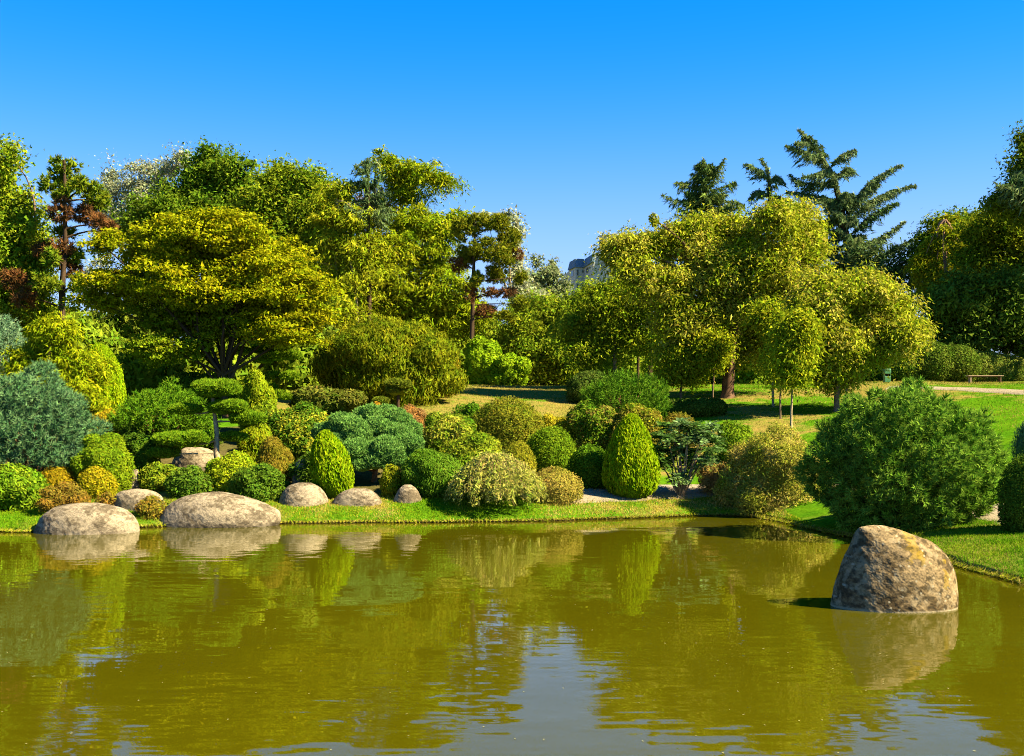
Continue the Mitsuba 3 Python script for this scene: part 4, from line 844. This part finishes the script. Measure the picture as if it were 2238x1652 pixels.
broad_tree('cherry_tree', 'yellow-green tree on a straight thin trunk left of the thick trunk', 'tree', [(1340, 650, 85, 50), (1300, 690, 65, 55), (1385, 690, 75, 55), (1345, 634, 50, 26), (1430, 650, 60, 46), (1340, 720, 60, 40), (1260, 720, 50, 50), (1400, 745, 60, 46), (1290, 765, 50, 40), (1450, 715, 50, 60)], 72, [(0.105, 0.185, 0.008), (0.240, 0.270, 0.014)], clumps=640, per=32, L=0.22, W=0.11, rc=0.85, droop=0.4, trunk=[(1344, 860), (1344, 800), (1342, 735), (1340, 690)], tr=(0.16, 0.10), barkcol=PALEBARK, gap=1.5)
PER = [(0.125, 0.185, 0.006), (0.265, 0.285, 0.014), (0.300, 0.275, 0.045)]
broad_tree('persimmon_tree', 'largest yellow-leaved tree with a thick brown trunk on the lawn', 'tree', [(1350, 555, 50, 40), (1420, 535, 70, 40), (1370, 525, 40, 18), (1500, 515, 80, 45), (1600, 500, 80, 45), (1690, 475, 60, 40), (1730, 470, 60, 36), (1775, 530, 50, 60), (1680, 560, 95, 60), (1560, 590, 95, 55), (1450, 610, 75, 40), (1620, 660, 100, 50), (1500, 690, 80, 50), (1740, 620, 70, 60), (1545, 740, 60, 40), (1660, 720, 60, 50), (1430, 480, 16, 22), (1480, 760, 44, 36), (1720, 700, 56, 70), (1600, 770, 44, 36), (1385, 580, 40, 30)], 64, PER,
           clumps=1700, per=30, L=0.23, W=0.10, rc=0.8, droop=0.5, shell=0.4, trunk=[(1590, 856), (1594, 800), (1602, 740), (1612, 690)], tr=(0.40, 0.26), barkcol=(0.100, 0.060, 0.040), fork=(1610, 690), limb=0.16, twigs=160, gap=1.5, jitter=1.8,
           extra=[([(1612, 700), (1560, 650), (1500, 600), (1440, 565), (1370, 560)], 0.20, 0.06, (0.2, 0.15, 0.1)), ([(1612, 700), (1650, 630), (1680, 570), (1700, 490)], 0.18, 0.05, (0.2, 0.15, 0.1)), ([(1614, 690), (1690, 640), (1760, 600), (1810, 590)], 0.15, 0.05, (0.2, 0.15, 0.1))])
broad_tree('persimmon_tree', 'round yellow-leaved tree on forked trunks left of the tall dark hedge', 'tree', [(1800, 680, 80, 60), (1875, 640, 85, 46), (1930, 690, 80, 60), (1850, 740, 100, 60), (1965, 730, 50, 40), (1825, 800, 52, 46), (1770, 740, 56, 56), (1775, 800, 36, 34), (1780, 640, 50, 46), (2015, 712, 24, 12), (1890, 768, 50, 24), (1960, 670, 40, 34)], 56, PER,
           clumps=1150, per=32, L=0.21, W=0.095, rc=0.72, droop=0.5, shell=0.4, trunk=[(1828, 905), (1829, 870), (1834, 830), (1850, 790)], tr=(0.17, 0.12), barkcol=(0.15, 0.11, 0.08), limb=0.10, twigs=120, gap=1.4, extra=[([(1846, 905), (1848, 860), (1880, 790), (1910, 720)], 0.07, 0.03, (0.24, 0.16, 0.11))])
def sapling(label, tx, by, ty, spec, cols, r=0.075, col=PALEBARK):
    d = depth_of(tx, by)
    broad_tree('sapling', label, 'tree', spec, d, cols, trunk=[(tx, by), (tx - 1, (by * 2 + ty) / 3), (tx + 1, (by + 2 * ty) / 3), (tx, ty)], tr=(r, r * 0.6), clumps=190, per=30, L=0.19, W=0.09, rc=0.6, droop=0.5, barkcol=col, limb=0.035, twigs=30, jitter=0.4, group=None)
SAP = [(0.120, 0.185, 0.006), (0.255, 0.270, 0.012)]
sapling('sapling with a lit straight trunk, left of the lawn trio', 1690, 888, 760, [(1690, 740, 34, 50), (1680, 690, 36, 36), (1700, 780, 26, 26)], SAP)
sapling('thin dark-trunked sapling in the middle of the lawn trio', 1706, 915, 790, [(1712, 770, 30, 40), (1715, 720, 32, 36), (1712, 810, 22, 20)], SAP, 0.06, (0.12, 0.09, 0.06))
sapling('tallest-standing sapling with a pale trunk, nearest of the lawn trio', 1730, 958, 820, [(1735, 760, 38, 50), (1745, 715, 40, 36), (1738, 815, 24, 24)], SAP, 0.065)
sapling('short sapling with dark trunk just left of the thick brown trunk', 1559, 878, 800, [(1552, 775, 32, 26), (1560, 745, 30, 22)], SAP, 0.06, (0.12, 0.08, 0.05))
sapling('low-crowned sapling above the box hedge', 1489, 876, 815, [(1482, 790, 42, 30), (1495, 765, 30, 22), (1462, 815, 24, 16), (1510, 820, 22, 14)], SAP, 0.085, (0.10, 0.075, 0.05))
broad_tree('evergreen_tree', 'dark broadleaf tree filling the gap behind the golden maple', 'tree', [(300, 700, 90, 70), (420, 690, 90, 70), (540, 690, 100, 80), (640, 720, 80, 80), (240, 720, 50, 40)], 76, [(0.050, 0.095, 0.008), (0.110, 0.135, 0.014)], clumps=420, per=26, L=0.34, W=0.2, rc=1.0)
# understorey that closes the view beneath the crowns
UND = [(0.070, 0.130, 0.008), (0.150, 0.190, 0.014)]
def under(label, box, d, cols=UND, **kw):
    shrub('understorey_shrub', label, 'shrub', box, cols, L=0.42, W=0.24, density=26, d=d, bulges=12, bs=0.45, rough=0.25, core=0.86, **kw)
under('shady shrub beneath the left part of the golden maple', (250, 740, 400, 880), 57)
under('shady shrub behind the multiple stems of the golden maple', (390, 735, 560, 885), 60)
under('green shrub behind the small pruned pine', (560, 700, 720, 870), 64)
under('shrubbery behind the straight thin trunk', (1300, 705, 1420, 905), 84)
under('shrubbery left of the thick brown trunk', (1400, 690, 1560, 905), 86)
under('shrubbery right of the thick brown trunk', (1540, 690, 1700, 905), 86)
under('shrubbery behind the lawn trio of saplings', (1680, 690, 1860, 905), 88)
under('shrubbery behind the spreading olive-green tree', (1080, 690, 1320, 905), 112)
under('shrubbery below the rounded green tree', (640, 620, 1120, 905), 120)
under('shrubbery between the round yellow-leaved tree and the tall hedge', (1830, 690, 2010, 905), 88)
under('shrubbery at the left edge behind the golden juniper', (-120, 680, 260, 870), 68)
def bare_trunk(label, x, by, ty, d, r):
    rng = R(label); key = thing('tree_trunk', label, 'tree')
    v, f, c = trunk_mesh([at(x, by, d), at(x + 3, (by + ty) / 2, d), at(x - 2, ty, d)], r, r * 0.7, rng, DARKBARK)
    part(key, 'trunk', (v, f), 'bark_bsdf', c, smooth=True)
for k, (x, r) in enumerate([(1392, 0.12), (1418, 0.22), (1448, 0.12), (1466, 0.16)]):
    bare_trunk(['thin dark trunk in the shade, leftmost of four beside the yellow-green tree', 'thickest dark trunk of the four in the shade', 'slim dark trunk of the four in the shade, third from the left', 'dark trunk of the four in the shade, nearest the thick brown trunk'][k], x, 850, 690, 79, r)

# ------------------------------------------------------------------ cedars with drooping boughs
def cedar(label, trunk, boughs, d, cols, tr, name='cedar_tree', L=0.46, W=0.095, per_m=38, rand=0, rlen=(1, 5), rise=0.12, span=12.0):
    rng = R(label)
    root = thing(name, label, 'cedar')
    path = [at(x, y, d) for x, y in trunk]; path[0][2] = min(path[0][2], float(zg(path[0][0], d))) - 0.2
    v, f, c = trunk_mesh(path, *tr, rng, DARKBARK)
    part(root, 'trunk', (v, f), 'bark_bsdf', c, smooth=True)
    tp = curve(path, 14)
    P, A, K, br = [], [], [], []
    lines = []
    for pts in boughs:                                          # boughs seen in the photograph, with their own depth
        off = rng.uniform(-1.5, 1.5)
        q = [at(x, y, d) for x, y in pts]
        for i, w in enumerate(np.linspace(0, 1, len(q))): q[i][1] += off * w
        lines.append((curve(q, 8), 1.0))
    z1 = path[-1][2]; z0 = z1 - span
    for k in range(rand):                                       # the rest, all round the stem
        a = tp[np.argmin(np.abs(tp[:, 2] - (z1 - 1.35 * span * rng.random() ** 0.8)))]
        ln = rlen[0] + (rlen[1] - rlen[0]) * np.clip((z1 - a[2]) / (z1 - z0), 0, 1) * rng.uniform(0.5, 1.15)
        th = rng.uniform(0, 2 * np.pi); e = np.array([np.cos(th), np.sin(th), 0])
        lines.append((curve([a, a + e * ln * 0.5 + [0, 0, rise * ln * 0.8], a + e * ln + [0, 0, rise * ln]], 8), 0.8))
    lines.append((tp[len(tp) // 2:], 0.7))
    for p, sc in lines:
        ln = np.linalg.norm(np.diff(p, axis=0), axis=1).sum()
        br.append(tube(p, np.linspace(min(0.09, ln * 0.018), 0.012, len(p)), 3))
        hue = rng.random()
        m = max(int(ln * per_m), 6)
        t = rng.uniform(0.06, 1.0, m); u = t * (len(p) - 1); i = np.minimum(u.astype(int), len(p) - 2); w = (u - i)[:, None]
        q = p[i] * (1 - w) + p[i + 1] * w
        tan = unit(p[i + 1] - p[i]); sd = unit(np.cross(tan, [0, 0, 1.0]) + 1e-6)
        side = np.where(rng.random((m, 1)) < 0.5, -1.0, 1.0) * rng.uniform(0.2, 1.0, (m, 1))
        dirn = unit(tan * 0.75 + sd * side - [0, 0, 0.35] + 0.15 * rng.normal(size=(m, 3)))
        tl = sc * (0.18 + 1.6 * (1 - t) ** 0.8 * np.minimum(1, t * 5)) * min(1, 0.45 + ln / 5) * rng.uniform(0.5, 1.2, m)
        cards = np.maximum((tl / 0.16).astype(int), 2)
        ix = np.repeat(np.arange(m), cards)
        fr = rng.random(len(ix))[:, None]
        P.append(q[ix] + dirn[ix] * fr * tl[ix, None] - np.array([0, 0, 0.45]) * (fr * tl[ix, None]) ** 1.5 + 0.03 * rng.normal(size=(len(ix), 3)))
        A.append(dirn[ix] - [0, 0, 0.7] * fr + 0.35 * rng.normal(size=(len(ix), 3))); K.append(np.full(len(ix), hue))
    P, A, K = np.vstack(P), np.vstack(A), np.concatenate(K)
    v, f = leaftris(P, unit(rng.normal(size=P.shape)), L, W, rng, A)
    part(root, 'foliage', (v, f), 'needle_bsdf', tint(len(P), cols, rng, K, 0.2, 3))
    v, f, c = join([(v, f, bark(v, DARKBARK, rng)) for v, f in br])
    part(root, 'branches', (v, f), 'bark_bsdf', c)
CED = [(0.048, 0.092, 0.030), (0.120, 0.165, 0.066)]
cedar('dense cone-shaped dark cedar behind the largest yellow-leaved tree', [(1545, 760), (1545, 600), (1543, 450), (1538, 346)], [[(1540, 410), (1500, 400), (1475, 400)], [(1540, 440), (1490, 440), (1445, 428)], [(1540, 470), (1480, 490), (1450, 515)], [(1540, 395), (1565, 372), (1580, 352)], [(1542, 420), (1590, 405), (1605, 400)], [(1543, 450), (1600, 440), (1625, 455)], [(1545, 480), (1610, 480), (1640, 500)]],
      112, [(0.040, 0.080, 0.018), (0.110, 0.150, 0.036)], (0.4, 0.06), rand=150, span=10.0, rlen=(0.5, 5.4), rise=0.2, per_m=26)
cedar('narrow bent cedar tip between the two larger cedars', [(1678, 760), (1678, 560), (1682, 440), (1680, 385), (1662, 347)], [[(1680, 395), (1655, 375), (1622, 365)], [(1680, 430), (1655, 420), (1635, 440)], [(1680, 400), (1695, 390), (1700, 410)], [(1680, 450), (1660, 470), (1645, 500)], [(1680, 430), (1698, 432), (1703, 450)], [(1680, 480), (1640, 500), (1610, 520)], [(1680, 490), (1700, 490), (1712, 510)]], 108, CED, (0.3, 0.06), rand=16, span=7.0, rlen=(0.4, 1.8), per_m=42)
cedar('tall leaning dark cedar with long drooping boughs on the right', [(1862, 760), (1858, 600), (1842, 480), (1825, 400), (1790, 335), (1745, 284)],
      [[(1800, 345), (1755, 335), (1710, 325)], [(1770, 310), (1750, 315), (1730, 320)], [(1820, 395), (1770, 400), (1728, 380)], [(1835, 440), (1775, 425), (1722, 418)], [(1815, 370), (1790, 380), (1745, 395)], [(1815, 365), (1840, 340), (1862, 335)], [(1825, 395), (1855, 365), (1868, 375)], [(1848, 470), (1900, 400), (1965, 366)], [(1852, 490), (1920, 430), (2003, 406)], [(1850, 480), (1890, 420), (1925, 400)], [(1848, 470), (1800, 480), (1760, 500)], [(1855, 520), (1905, 470), (1955, 450)], [(1855, 540), (1920, 520), (1985, 480)], [(1850, 520), (1800, 530), (1770, 560)],
       [(1858, 590), (1930, 555), (2040, 500)], [(1858, 600), (1920, 590), (1990, 580)], [(1856, 570), (1810, 590), (1790, 620)], [(1860, 640), (1920, 630), (1970, 650)], [(1850, 500), (1830, 470), (1795, 450)], [(1860, 620), (1930, 600), (2020, 560)], [(1860, 660), (1940, 650), (2030, 640)]], 106, CED, (0.55, 0.07), rand=110, span=16.0, rlen=(0.6, 3.2), rise=0.05, per_m=52)
cedar('small bluish conifer tip beside the top of the tallest feathery tree', [(808, 760), (806, 500), (804, 350)], [[(805, 380), (790, 372), (778, 368)], [(805, 395), (785, 395), (776, 405)], [(805, 370), (815, 358), (826, 352)], [(805, 400), (822, 392), (832, 385)], [(805, 360), (795, 352), (788, 350)]], 100, CED, (0.3, 0.05), rand=26, span=5.0, rlen=(0.3, 2.6), rise=0.15, per_m=26)
spray_conifer('dark drooping conifer mass filling the gap right of the leaning cedar', [(1900, 640, 80, 50), (1950, 600, 60, 40), (1990, 560, 50, 36), (2020, 610, 50, 50), (1850, 680, 70, 50), (1940, 680, 90, 50), (1880, 590, 40, 40), (1835, 630, 45, 50), (1870, 555, 40, 45), (1925, 565, 50, 36)], 101, [(0.035, 0.070, 0.020), (0.085, 0.120, 0.040)], 'cedar_tree', 'cedar', L=0.5, W=0.13, clumps=420, per=34, rc=0.9)
broad_tree('broad_tree', 'mid-green rounded tree top behind the yellow feathery tree', 'tree', [(2060, 520, 50, 40), (2110, 500, 50, 40), (2030, 560, 40, 40), (2130, 560, 60, 50)], 100, [(0.055, 0.115, 0.007), (0.140, 0.175, 0.012)], clumps=380, per=30, L=0.3, W=0.17, rc=1.0)
# right-hand trees
broad_tree('bald_cypress', 'yellow feathery tree on a slim reddish trunk before the dark trees on the right', 'tree', [(2070, 482, 26, 18), (2078, 510, 32, 20), (2045, 535, 36, 22), (2030, 580, 36, 18), (2105, 550, 36, 22), (2020, 570, 24, 20), (2110, 590, 46, 26), (2045, 610, 40, 26), (2140, 605, 40, 30), (2080, 640, 60, 36)], 93, [(0.120, 0.165, 0.005), (0.250, 0.235, 0.010)],
           clumps=420, per=32, L=0.36, W=0.09, rc=0.9, flat=0.3, droop=0.6, trunk=[(2068, 760), (2068, 640), (2067, 560), (2066, 480)], tr=(0.22, 0.08), barkcol=(0.24, 0.145, 0.10), bsdf='needle_bsdf')
RD = [(0.050, 0.100, 0.008), (0.130, 0.160, 0.012)]
broad_tree('broad_tree', 'high green tree crown at the right edge', 'tree', [(2185, 490, 56, 36), (2225, 520, 50, 55), (2160, 545, 50, 50), (2135, 500, 30, 26), (2280, 520, 70, 70), (2200, 590, 70, 50), (2300, 600, 90, 80), (2110, 560, 30, 30)], 88, [(0.070, 0.130, 0.008), (0.180, 0.205, 0.012)], clumps=820, per=32, L=0.28, W=0.16, rc=1.0)
broad_tree('evergreen_tree', 'deep green evergreen mass behind the tall rounded hedge', 'tree', [(2095, 650, 70, 50), (2060, 710, 50, 50), (2140, 700, 80, 80), (2200, 660, 60, 70), (2210, 730, 70, 60), (2090, 745, 60, 36), (2160, 640, 60, 40), (2290, 720, 90, 90)], 84, [(0.045, 0.090, 0.010), (0.095, 0.145, 0.016)], clumps=620, per=26, L=0.38, W=0.18, rc=1.1, bsdf='needle_bsdf')
broad_tree('broad_tree', 'dark tall tree cut by the right edge, above the high green crown', 'tree', [(2240, 320, 18, 30), (2245, 365, 30, 26), (2240, 430, 50, 30), (2200, 445, 40, 20), (2290, 360, 50, 70), (2300, 440, 90, 60), (2330, 300, 60, 60), (2380, 430, 70, 70)], 80, RD, clumps=760, per=32, L=0.28, W=0.15, rc=1.0, trunk=[(2330, 850), (2332, 650), (2330, 480)], tr=(0.4, 0.25))
cedar('cedar boughs reaching in at the right edge', [(2300, 800), (2295, 600), (2285, 420), (2275, 320)], [[(2285, 405), (2240, 385), (2205, 392)], [(2290, 430), (2230, 412), (2170, 408)], [(2283, 380), (2250, 372), (2222, 376)], [(2290, 450), (2230, 430), (2190, 432)]], 78, CED, (0.35, 0.08), rand=26, rlen=(0.5, 2.6), per_m=26)

# ------------------------------------------------------------------ distant building
def prism(plan, z0, z1, cap=True):
    return trimesh.creation.extrude_polygon(sg.Polygon(plan), z1 - z0, engine='earcut').apply_translation([0, 0, z0])
def quad_box(a, b, z0, z1, out, depth=0.25):
    """A thin upright slab on the facade from plan point a to b, standing out by depth."""
    a, b, o = np.array(a), np.array(b), np.array(out)
    return prism([a - o * 0.15, b - o * 0.15, b + o * depth, a + o * depth], z0, z1)
def bp(x, d): return np.array([(x - CX) / F * d, d])
bl = thing('apartment_building', 'distant white apartment building with a slate-blue roof band behind the trees', 'building')
A_, B_, C_, D_, E_ = bp(1244, 204), bp(1258, 200), bp(1277, 200.5), bp(1297, 193.6), bp(1311, 193.6)
zt = CH + (HZ - 565) / F * 200
body = [A_, B_, C_, D_, E_, E_ + [0, 30], A_ + [-3, 30]]
part(bl, 'wall', prism(body, 6, zt - 1.75), 'render_bsdf')
def band(a, b):
    e = unit(b - a); o = np.array([e[1], -e[0]])
    v = np.array([[*(a + o * 0.35), zt - 1.75], [*(b + o * 0.35), zt - 1.75], [*(b - o * 0.1), zt], [*(a - o * 0.1), zt], [*(a - o * 1.5), zt - 1.75], [*(b - o * 1.5), zt - 1.75], [*(b - o * 1.5), zt], [*(a - o * 1.5), zt]])
    return v, np.array([[0, 1, 2, 3], [3, 2, 6, 7], [1, 5, 6, 2], [0, 3, 7, 4], [4, 7, 6, 5], [0, 4, 5, 1]])
for a, b in ((A_, B_), (B_, C_), (C_, D_)): part(bl, 'roof_band', band(a, b), 'slate_bsdf')
part(bl, 'gable_wall', prism([D_ + [0.02, 0.05], E_ + [0, 0.05], E_ + [0, 30], D_ + [0, 30]], zt - 1.75, zt + 0.05), 'render_bsdf')
tw = [bp(1310, 196), bp(1350, 194), bp(1352, 210), bp(1310, 212)]
part(bl, 'tower', prism(tw, zt - 0.3, CH + (HZ - 514) / F * 196), 'render_bsdf')
part(bl, 'ledge', prism([bp(1309, 195.2), bp(1352, 193), bp(1352, 195.9), bp(1309, 196.4)], zt - 0.4, zt + 0.2), 'pink_bsdf')
part(bl, 'lower_wall', prism([bp(1297, 193.9), bp(1400, 190), bp(1402, 215), bp(1300, 215)], 6, zt - 0.35), 'render_bsdf')
def window(a, b, t0, t1, z0, z1):
    a, b = np.array(a), np.array(b); e = unit(b - a); o = np.array([e[1], -e[0]])
    p, q = a + (b - a) * t0, a + (b - a) * t1
    k = part(bl, 'window', quad_box(p, q, z0, z1, o, 0.06), 'render_bsdf')
    put(k + '__pane', quad_box(p + e * 0.06, q - e * 0.06, z0 + 0.06, z1 - 0.06, o, 0.10), 'glass_dark_bsdf')
for zz in range(3):
    z1 = zt - 2.1 - zz * 2.9
    window(B_, C_, 0.14, 0.34, z1 - 1.3, z1); window(B_, C_, 0.72, 0.92, z1 - 0.7, z1 - 0.1); window(C_, D_, 0.26, 0.50, z1 - 1.1, z1); window(A_, B_, 0.35, 0.7, z1 - 1.2, z1)
# ------------------------------------------------------------------ furniture
def rbox(c, s, r=0.015, rot=0.0):
    import manifold3d as m3
    s = np.array(s, float) / 2; r = min(r, s.min() * 0.6)
    pts = np.array([[x, y, z] for x in (-1, 1) for y in (-1, 1) for z in (-1, 1)]) * (s - r)
    m = m3.Manifold.batch_hull([m3.Manifold.sphere(r, 10).translate(p.tolist()) for p in pts])
    if rot: m = m.rotate([0, 0, rot])
    mm = m.translate([float(x) for x in c]).to_mesh()
    return np.asarray(mm.vert_properties[:, :3], float), np.asarray(mm.tri_verts, int)
g = gpt(2152, 847); g[1] = max(g[1], 71.0)
g[0] = (2152 - CX) / F * g[1]; g[2] = float(zg(g[0], g[1]))
bn = thing('park_bench', 'pale backless wooden bench in front of the lower clipped hedge', 'bench')
for k in range(3): part(bn, 'seat_plank', rbox(g + [0, (k - 1) * 0.155, 0.46], (2.5, 0.145, 0.07)), 'wood_bsdf')
for s in (-1, 1): part(bn, 'leg', rbox(g + [s * 1.05, 0, 0.16], (0.10, 0.36, 0.56)), 'wood_bsdf' if s < 0 else 'dark_wood_bsdf')
part(bn, 'stretcher', rbox(g + [0, 0, 0.40], (2.02, 0.06, 0.05)), 'dark_wood_bsdf')
g = np.array([(1938 - CX) / F * 69.0, 69.0, 0]); g[2] = float(zg(g[0], g[1]))
h = CH + (HZ - 806) / F * 69.0 - g[2]
tb = thing('litter_bin', 'green metal litter bin standing behind the huge pine', 'bin')
part(tb, 'body', rbox(g + [0, 0, (h - 0.52) / 2], (0.40, 0.36, h - 0.52), 0.03), 'green_paint_bsdf')
part(tb, 'opening', rbox(g + [0, 0.03, h - 0.44], (0.34, 0.26, 0.18)), 'black_bsdf')
part(tb, 'hood', rbox(g + [0, 0, h - 0.18], (0.46, 0.42, 0.36), 0.04), 'green_paint_bsdf')
for s in (-1, 1): part(tb, 'side_panel', rbox(g + [s * 0.19, 0, h - 0.44], (0.03, 0.34, 0.24), 0.008), 'green_paint_bsdf')
def post(x, by, ty, label):
    d = depth_of(x, by); g = gpt(x, by); hh = (by - ty) / F * d
    k = thing('fence_post', label, 'post')
    v, f = tube([g - [0, 0, 0.1], g + [0, 0, hh * 0.5], g + [0, 0, hh - 0.02], g + [0, 0, hh]], [0.062, 0.058, 0.055, 0.045], 14)
    v = np.vstack([v, g + [0, 0, hh]]); n = len(v) - 1
    f = np.vstack([f, [[n - 14 + i, n - 14 + (i + 1) % 14, n] for i in range(14)]])
    part(k, 'shaft', (v, f), 'wood_bsdf', smooth=30)
    a = g + [0, 0, hh - 0.07]
    th = np.linspace(0, 2 * np.pi, 17)
    part(k, 'rope_loop', tube(np.stack([a[0] + 0.062 * np.cos(th), a[1] + 0.062 * np.sin(th), a[2] + 0 * th], 1), np.full(17, 0.014), 6), 'rope_bsdf', smooth=True)
    return a
pa = post(2146, 1129, 1089, 'short wooden rope-fence post beside the gravel path')
pb = post(2330, 1165, 1112, 'rope-fence post hidden behind the dark clipped bush at the right edge')
t = np.linspace(0, 1, 24)[:, None]
rp = pa * (1 - t) + pb * t - np.array([0, 0, 1.0]) * (0.30 * 4 * t * (1 - t)) + np.array([0, -0.062, 0])
put(thing('fence_rope', 'sagging rope from the wooden post down to the dark clipped bush', 'rope'), tube(rp, np.full(24, 0.013), 7), 'rope_bsdf', smooth=True)

# ------------------------------------------------------------------ grass
def blades(X, Y, rng, h, w, cols, lean=0.35, hue=None):
    Z = zraw(X, Y)
    c = np.stack([X, Y, Z - 0.01], 1); m = len(c)
    v, f = needles(c, np.tile([0, 0, 1.0], (m, 1)), h, w, rng, lean)
    return v, f, tint(m, cols, rng, hue, 0.18, 3)
def scatter(x0, x1, y0, y1, n, rng, s0, s1):
    X, Y = rng.uniform(x0, x1, n), rng.uniform(y0, y1, n)
    s = sdist(X, Y); ok = (s > s0) & (s < s1)
    return X[ok], Y[ok]
rng = R('grass')
GC = [(0.070, 0.150, 0.004), (0.120, 0.190, 0.006), (0.230, 0.215, 0.012), (0.330, 0.240, 0.070)]
X, Y = scatter(-18, 9.5, 28, 40, 190000, rng, 0.03, 3.0)
hu = np.clip(meshkit.fbm(np.c_[X * 0.7, Y * 0.7, 0 * X], 3, 21) * 1.9 - 0.5 + 0.18 * (X > 1.2), 0, 1)
v, f, c = blades(X, Y, rng, 0.085, 0.022, GC, 0.45, hu)
struct('grass', (v, f), 'leaf_bsdf', 'short yellow-green grass along the far bank', c, kind='stuff')
X, Y = scatter(8.8, 18, 17, 31, 150000, rng, 0.03, 4.2)
v, f, c = blades(X, Y, rng, 0.075, 0.016, [(0.050, 0.140, 0.003), (0.085, 0.185, 0.005), (0.150, 0.210, 0.010)], 0.45, np.clip(meshkit.fbm(np.c_[X, Y, 0 * X], 3, 22) * 1.6 - 0.4, 0, 1))
struct('grass', (v, f), 'leaf_bsdf', 'lush green grass on the near right bank', c, kind='stuff')
X, Y = scatter(-10, 34, 44, 84, 55000, rng, 4, 90)
hu = meshkit.fbm(np.c_[X * 0.22 + 3, Y * 0.22, 0 * X], 4, 23) * 1.7 - 0.42 + 0.35 * (X < 5) * (Y > 50) + 0.25 * (X > 22) * (Y > 55)
v, f, c = blades(X, Y, rng, 0.11, 0.035, [(0.040, 0.120, 0.003), (0.070, 0.150, 0.005), (0.160, 0.160, 0.014), (0.250, 0.175, 0.055)], 0.5, np.clip(hu, 0, 1))
struct('grass', (v, f), 'leaf_bsdf', 'lawn grass with dry patches on the upper slope', c, kind='stuff')
# tufts that hang over the bank's edge
rng = R('edge')
k = rng.integers(0, len(dens), 42000)
e = dens[k] - nrm[k] * rng.uniform(-0.02, 0.16, (len(k), 1))
ok = (e[:, 1] > 16) & (e[:, 0] > -20)
e, en = e[ok], nrm[k][ok]
c0 = np.c_[e, np.maximum(zraw(e[:, 0], e[:, 1]), 0.05)]
v, f = needles(c0, np.c_[en * 0.8, 0 * en[:, :1] + 0.15], 0.15, 0.022, rng, 0.45)
struct('edge_grass', (v, f), 'leaf_bsdf', 'grass fringe overhanging the pond edge', tint(len(c0), [(0.090, 0.150, 0.005), (0.200, 0.200, 0.010), (0.280, 0.210, 0.060)], rng, None, 0.2, 3), kind='stuff')
# specks afloat
rng = R('specks')
n = 260
d = 8 + 26 * rng.random(n) ** 1.3
X = (rng.uniform(0, 2238, n) - CX) / F * d
ok = sdist(X, d) < -0.3
X, d = X[ok], d[ok]
v, f = leafcards(np.stack([X, d, np.full(len(X), 0.004)], 1), np.tile([0, 0, 1.0], (len(X), 1)), 0.035, 0.018, rng, None, 0.0)
struct('floating_debris', (v, f), 'speck_bsdf', 'pale petals and specks adrift on the pond', kind='stuff')
print('triangles', tris, 'shapes', sum(1 for k in scene if scene[k].get('type') == 'ply'))
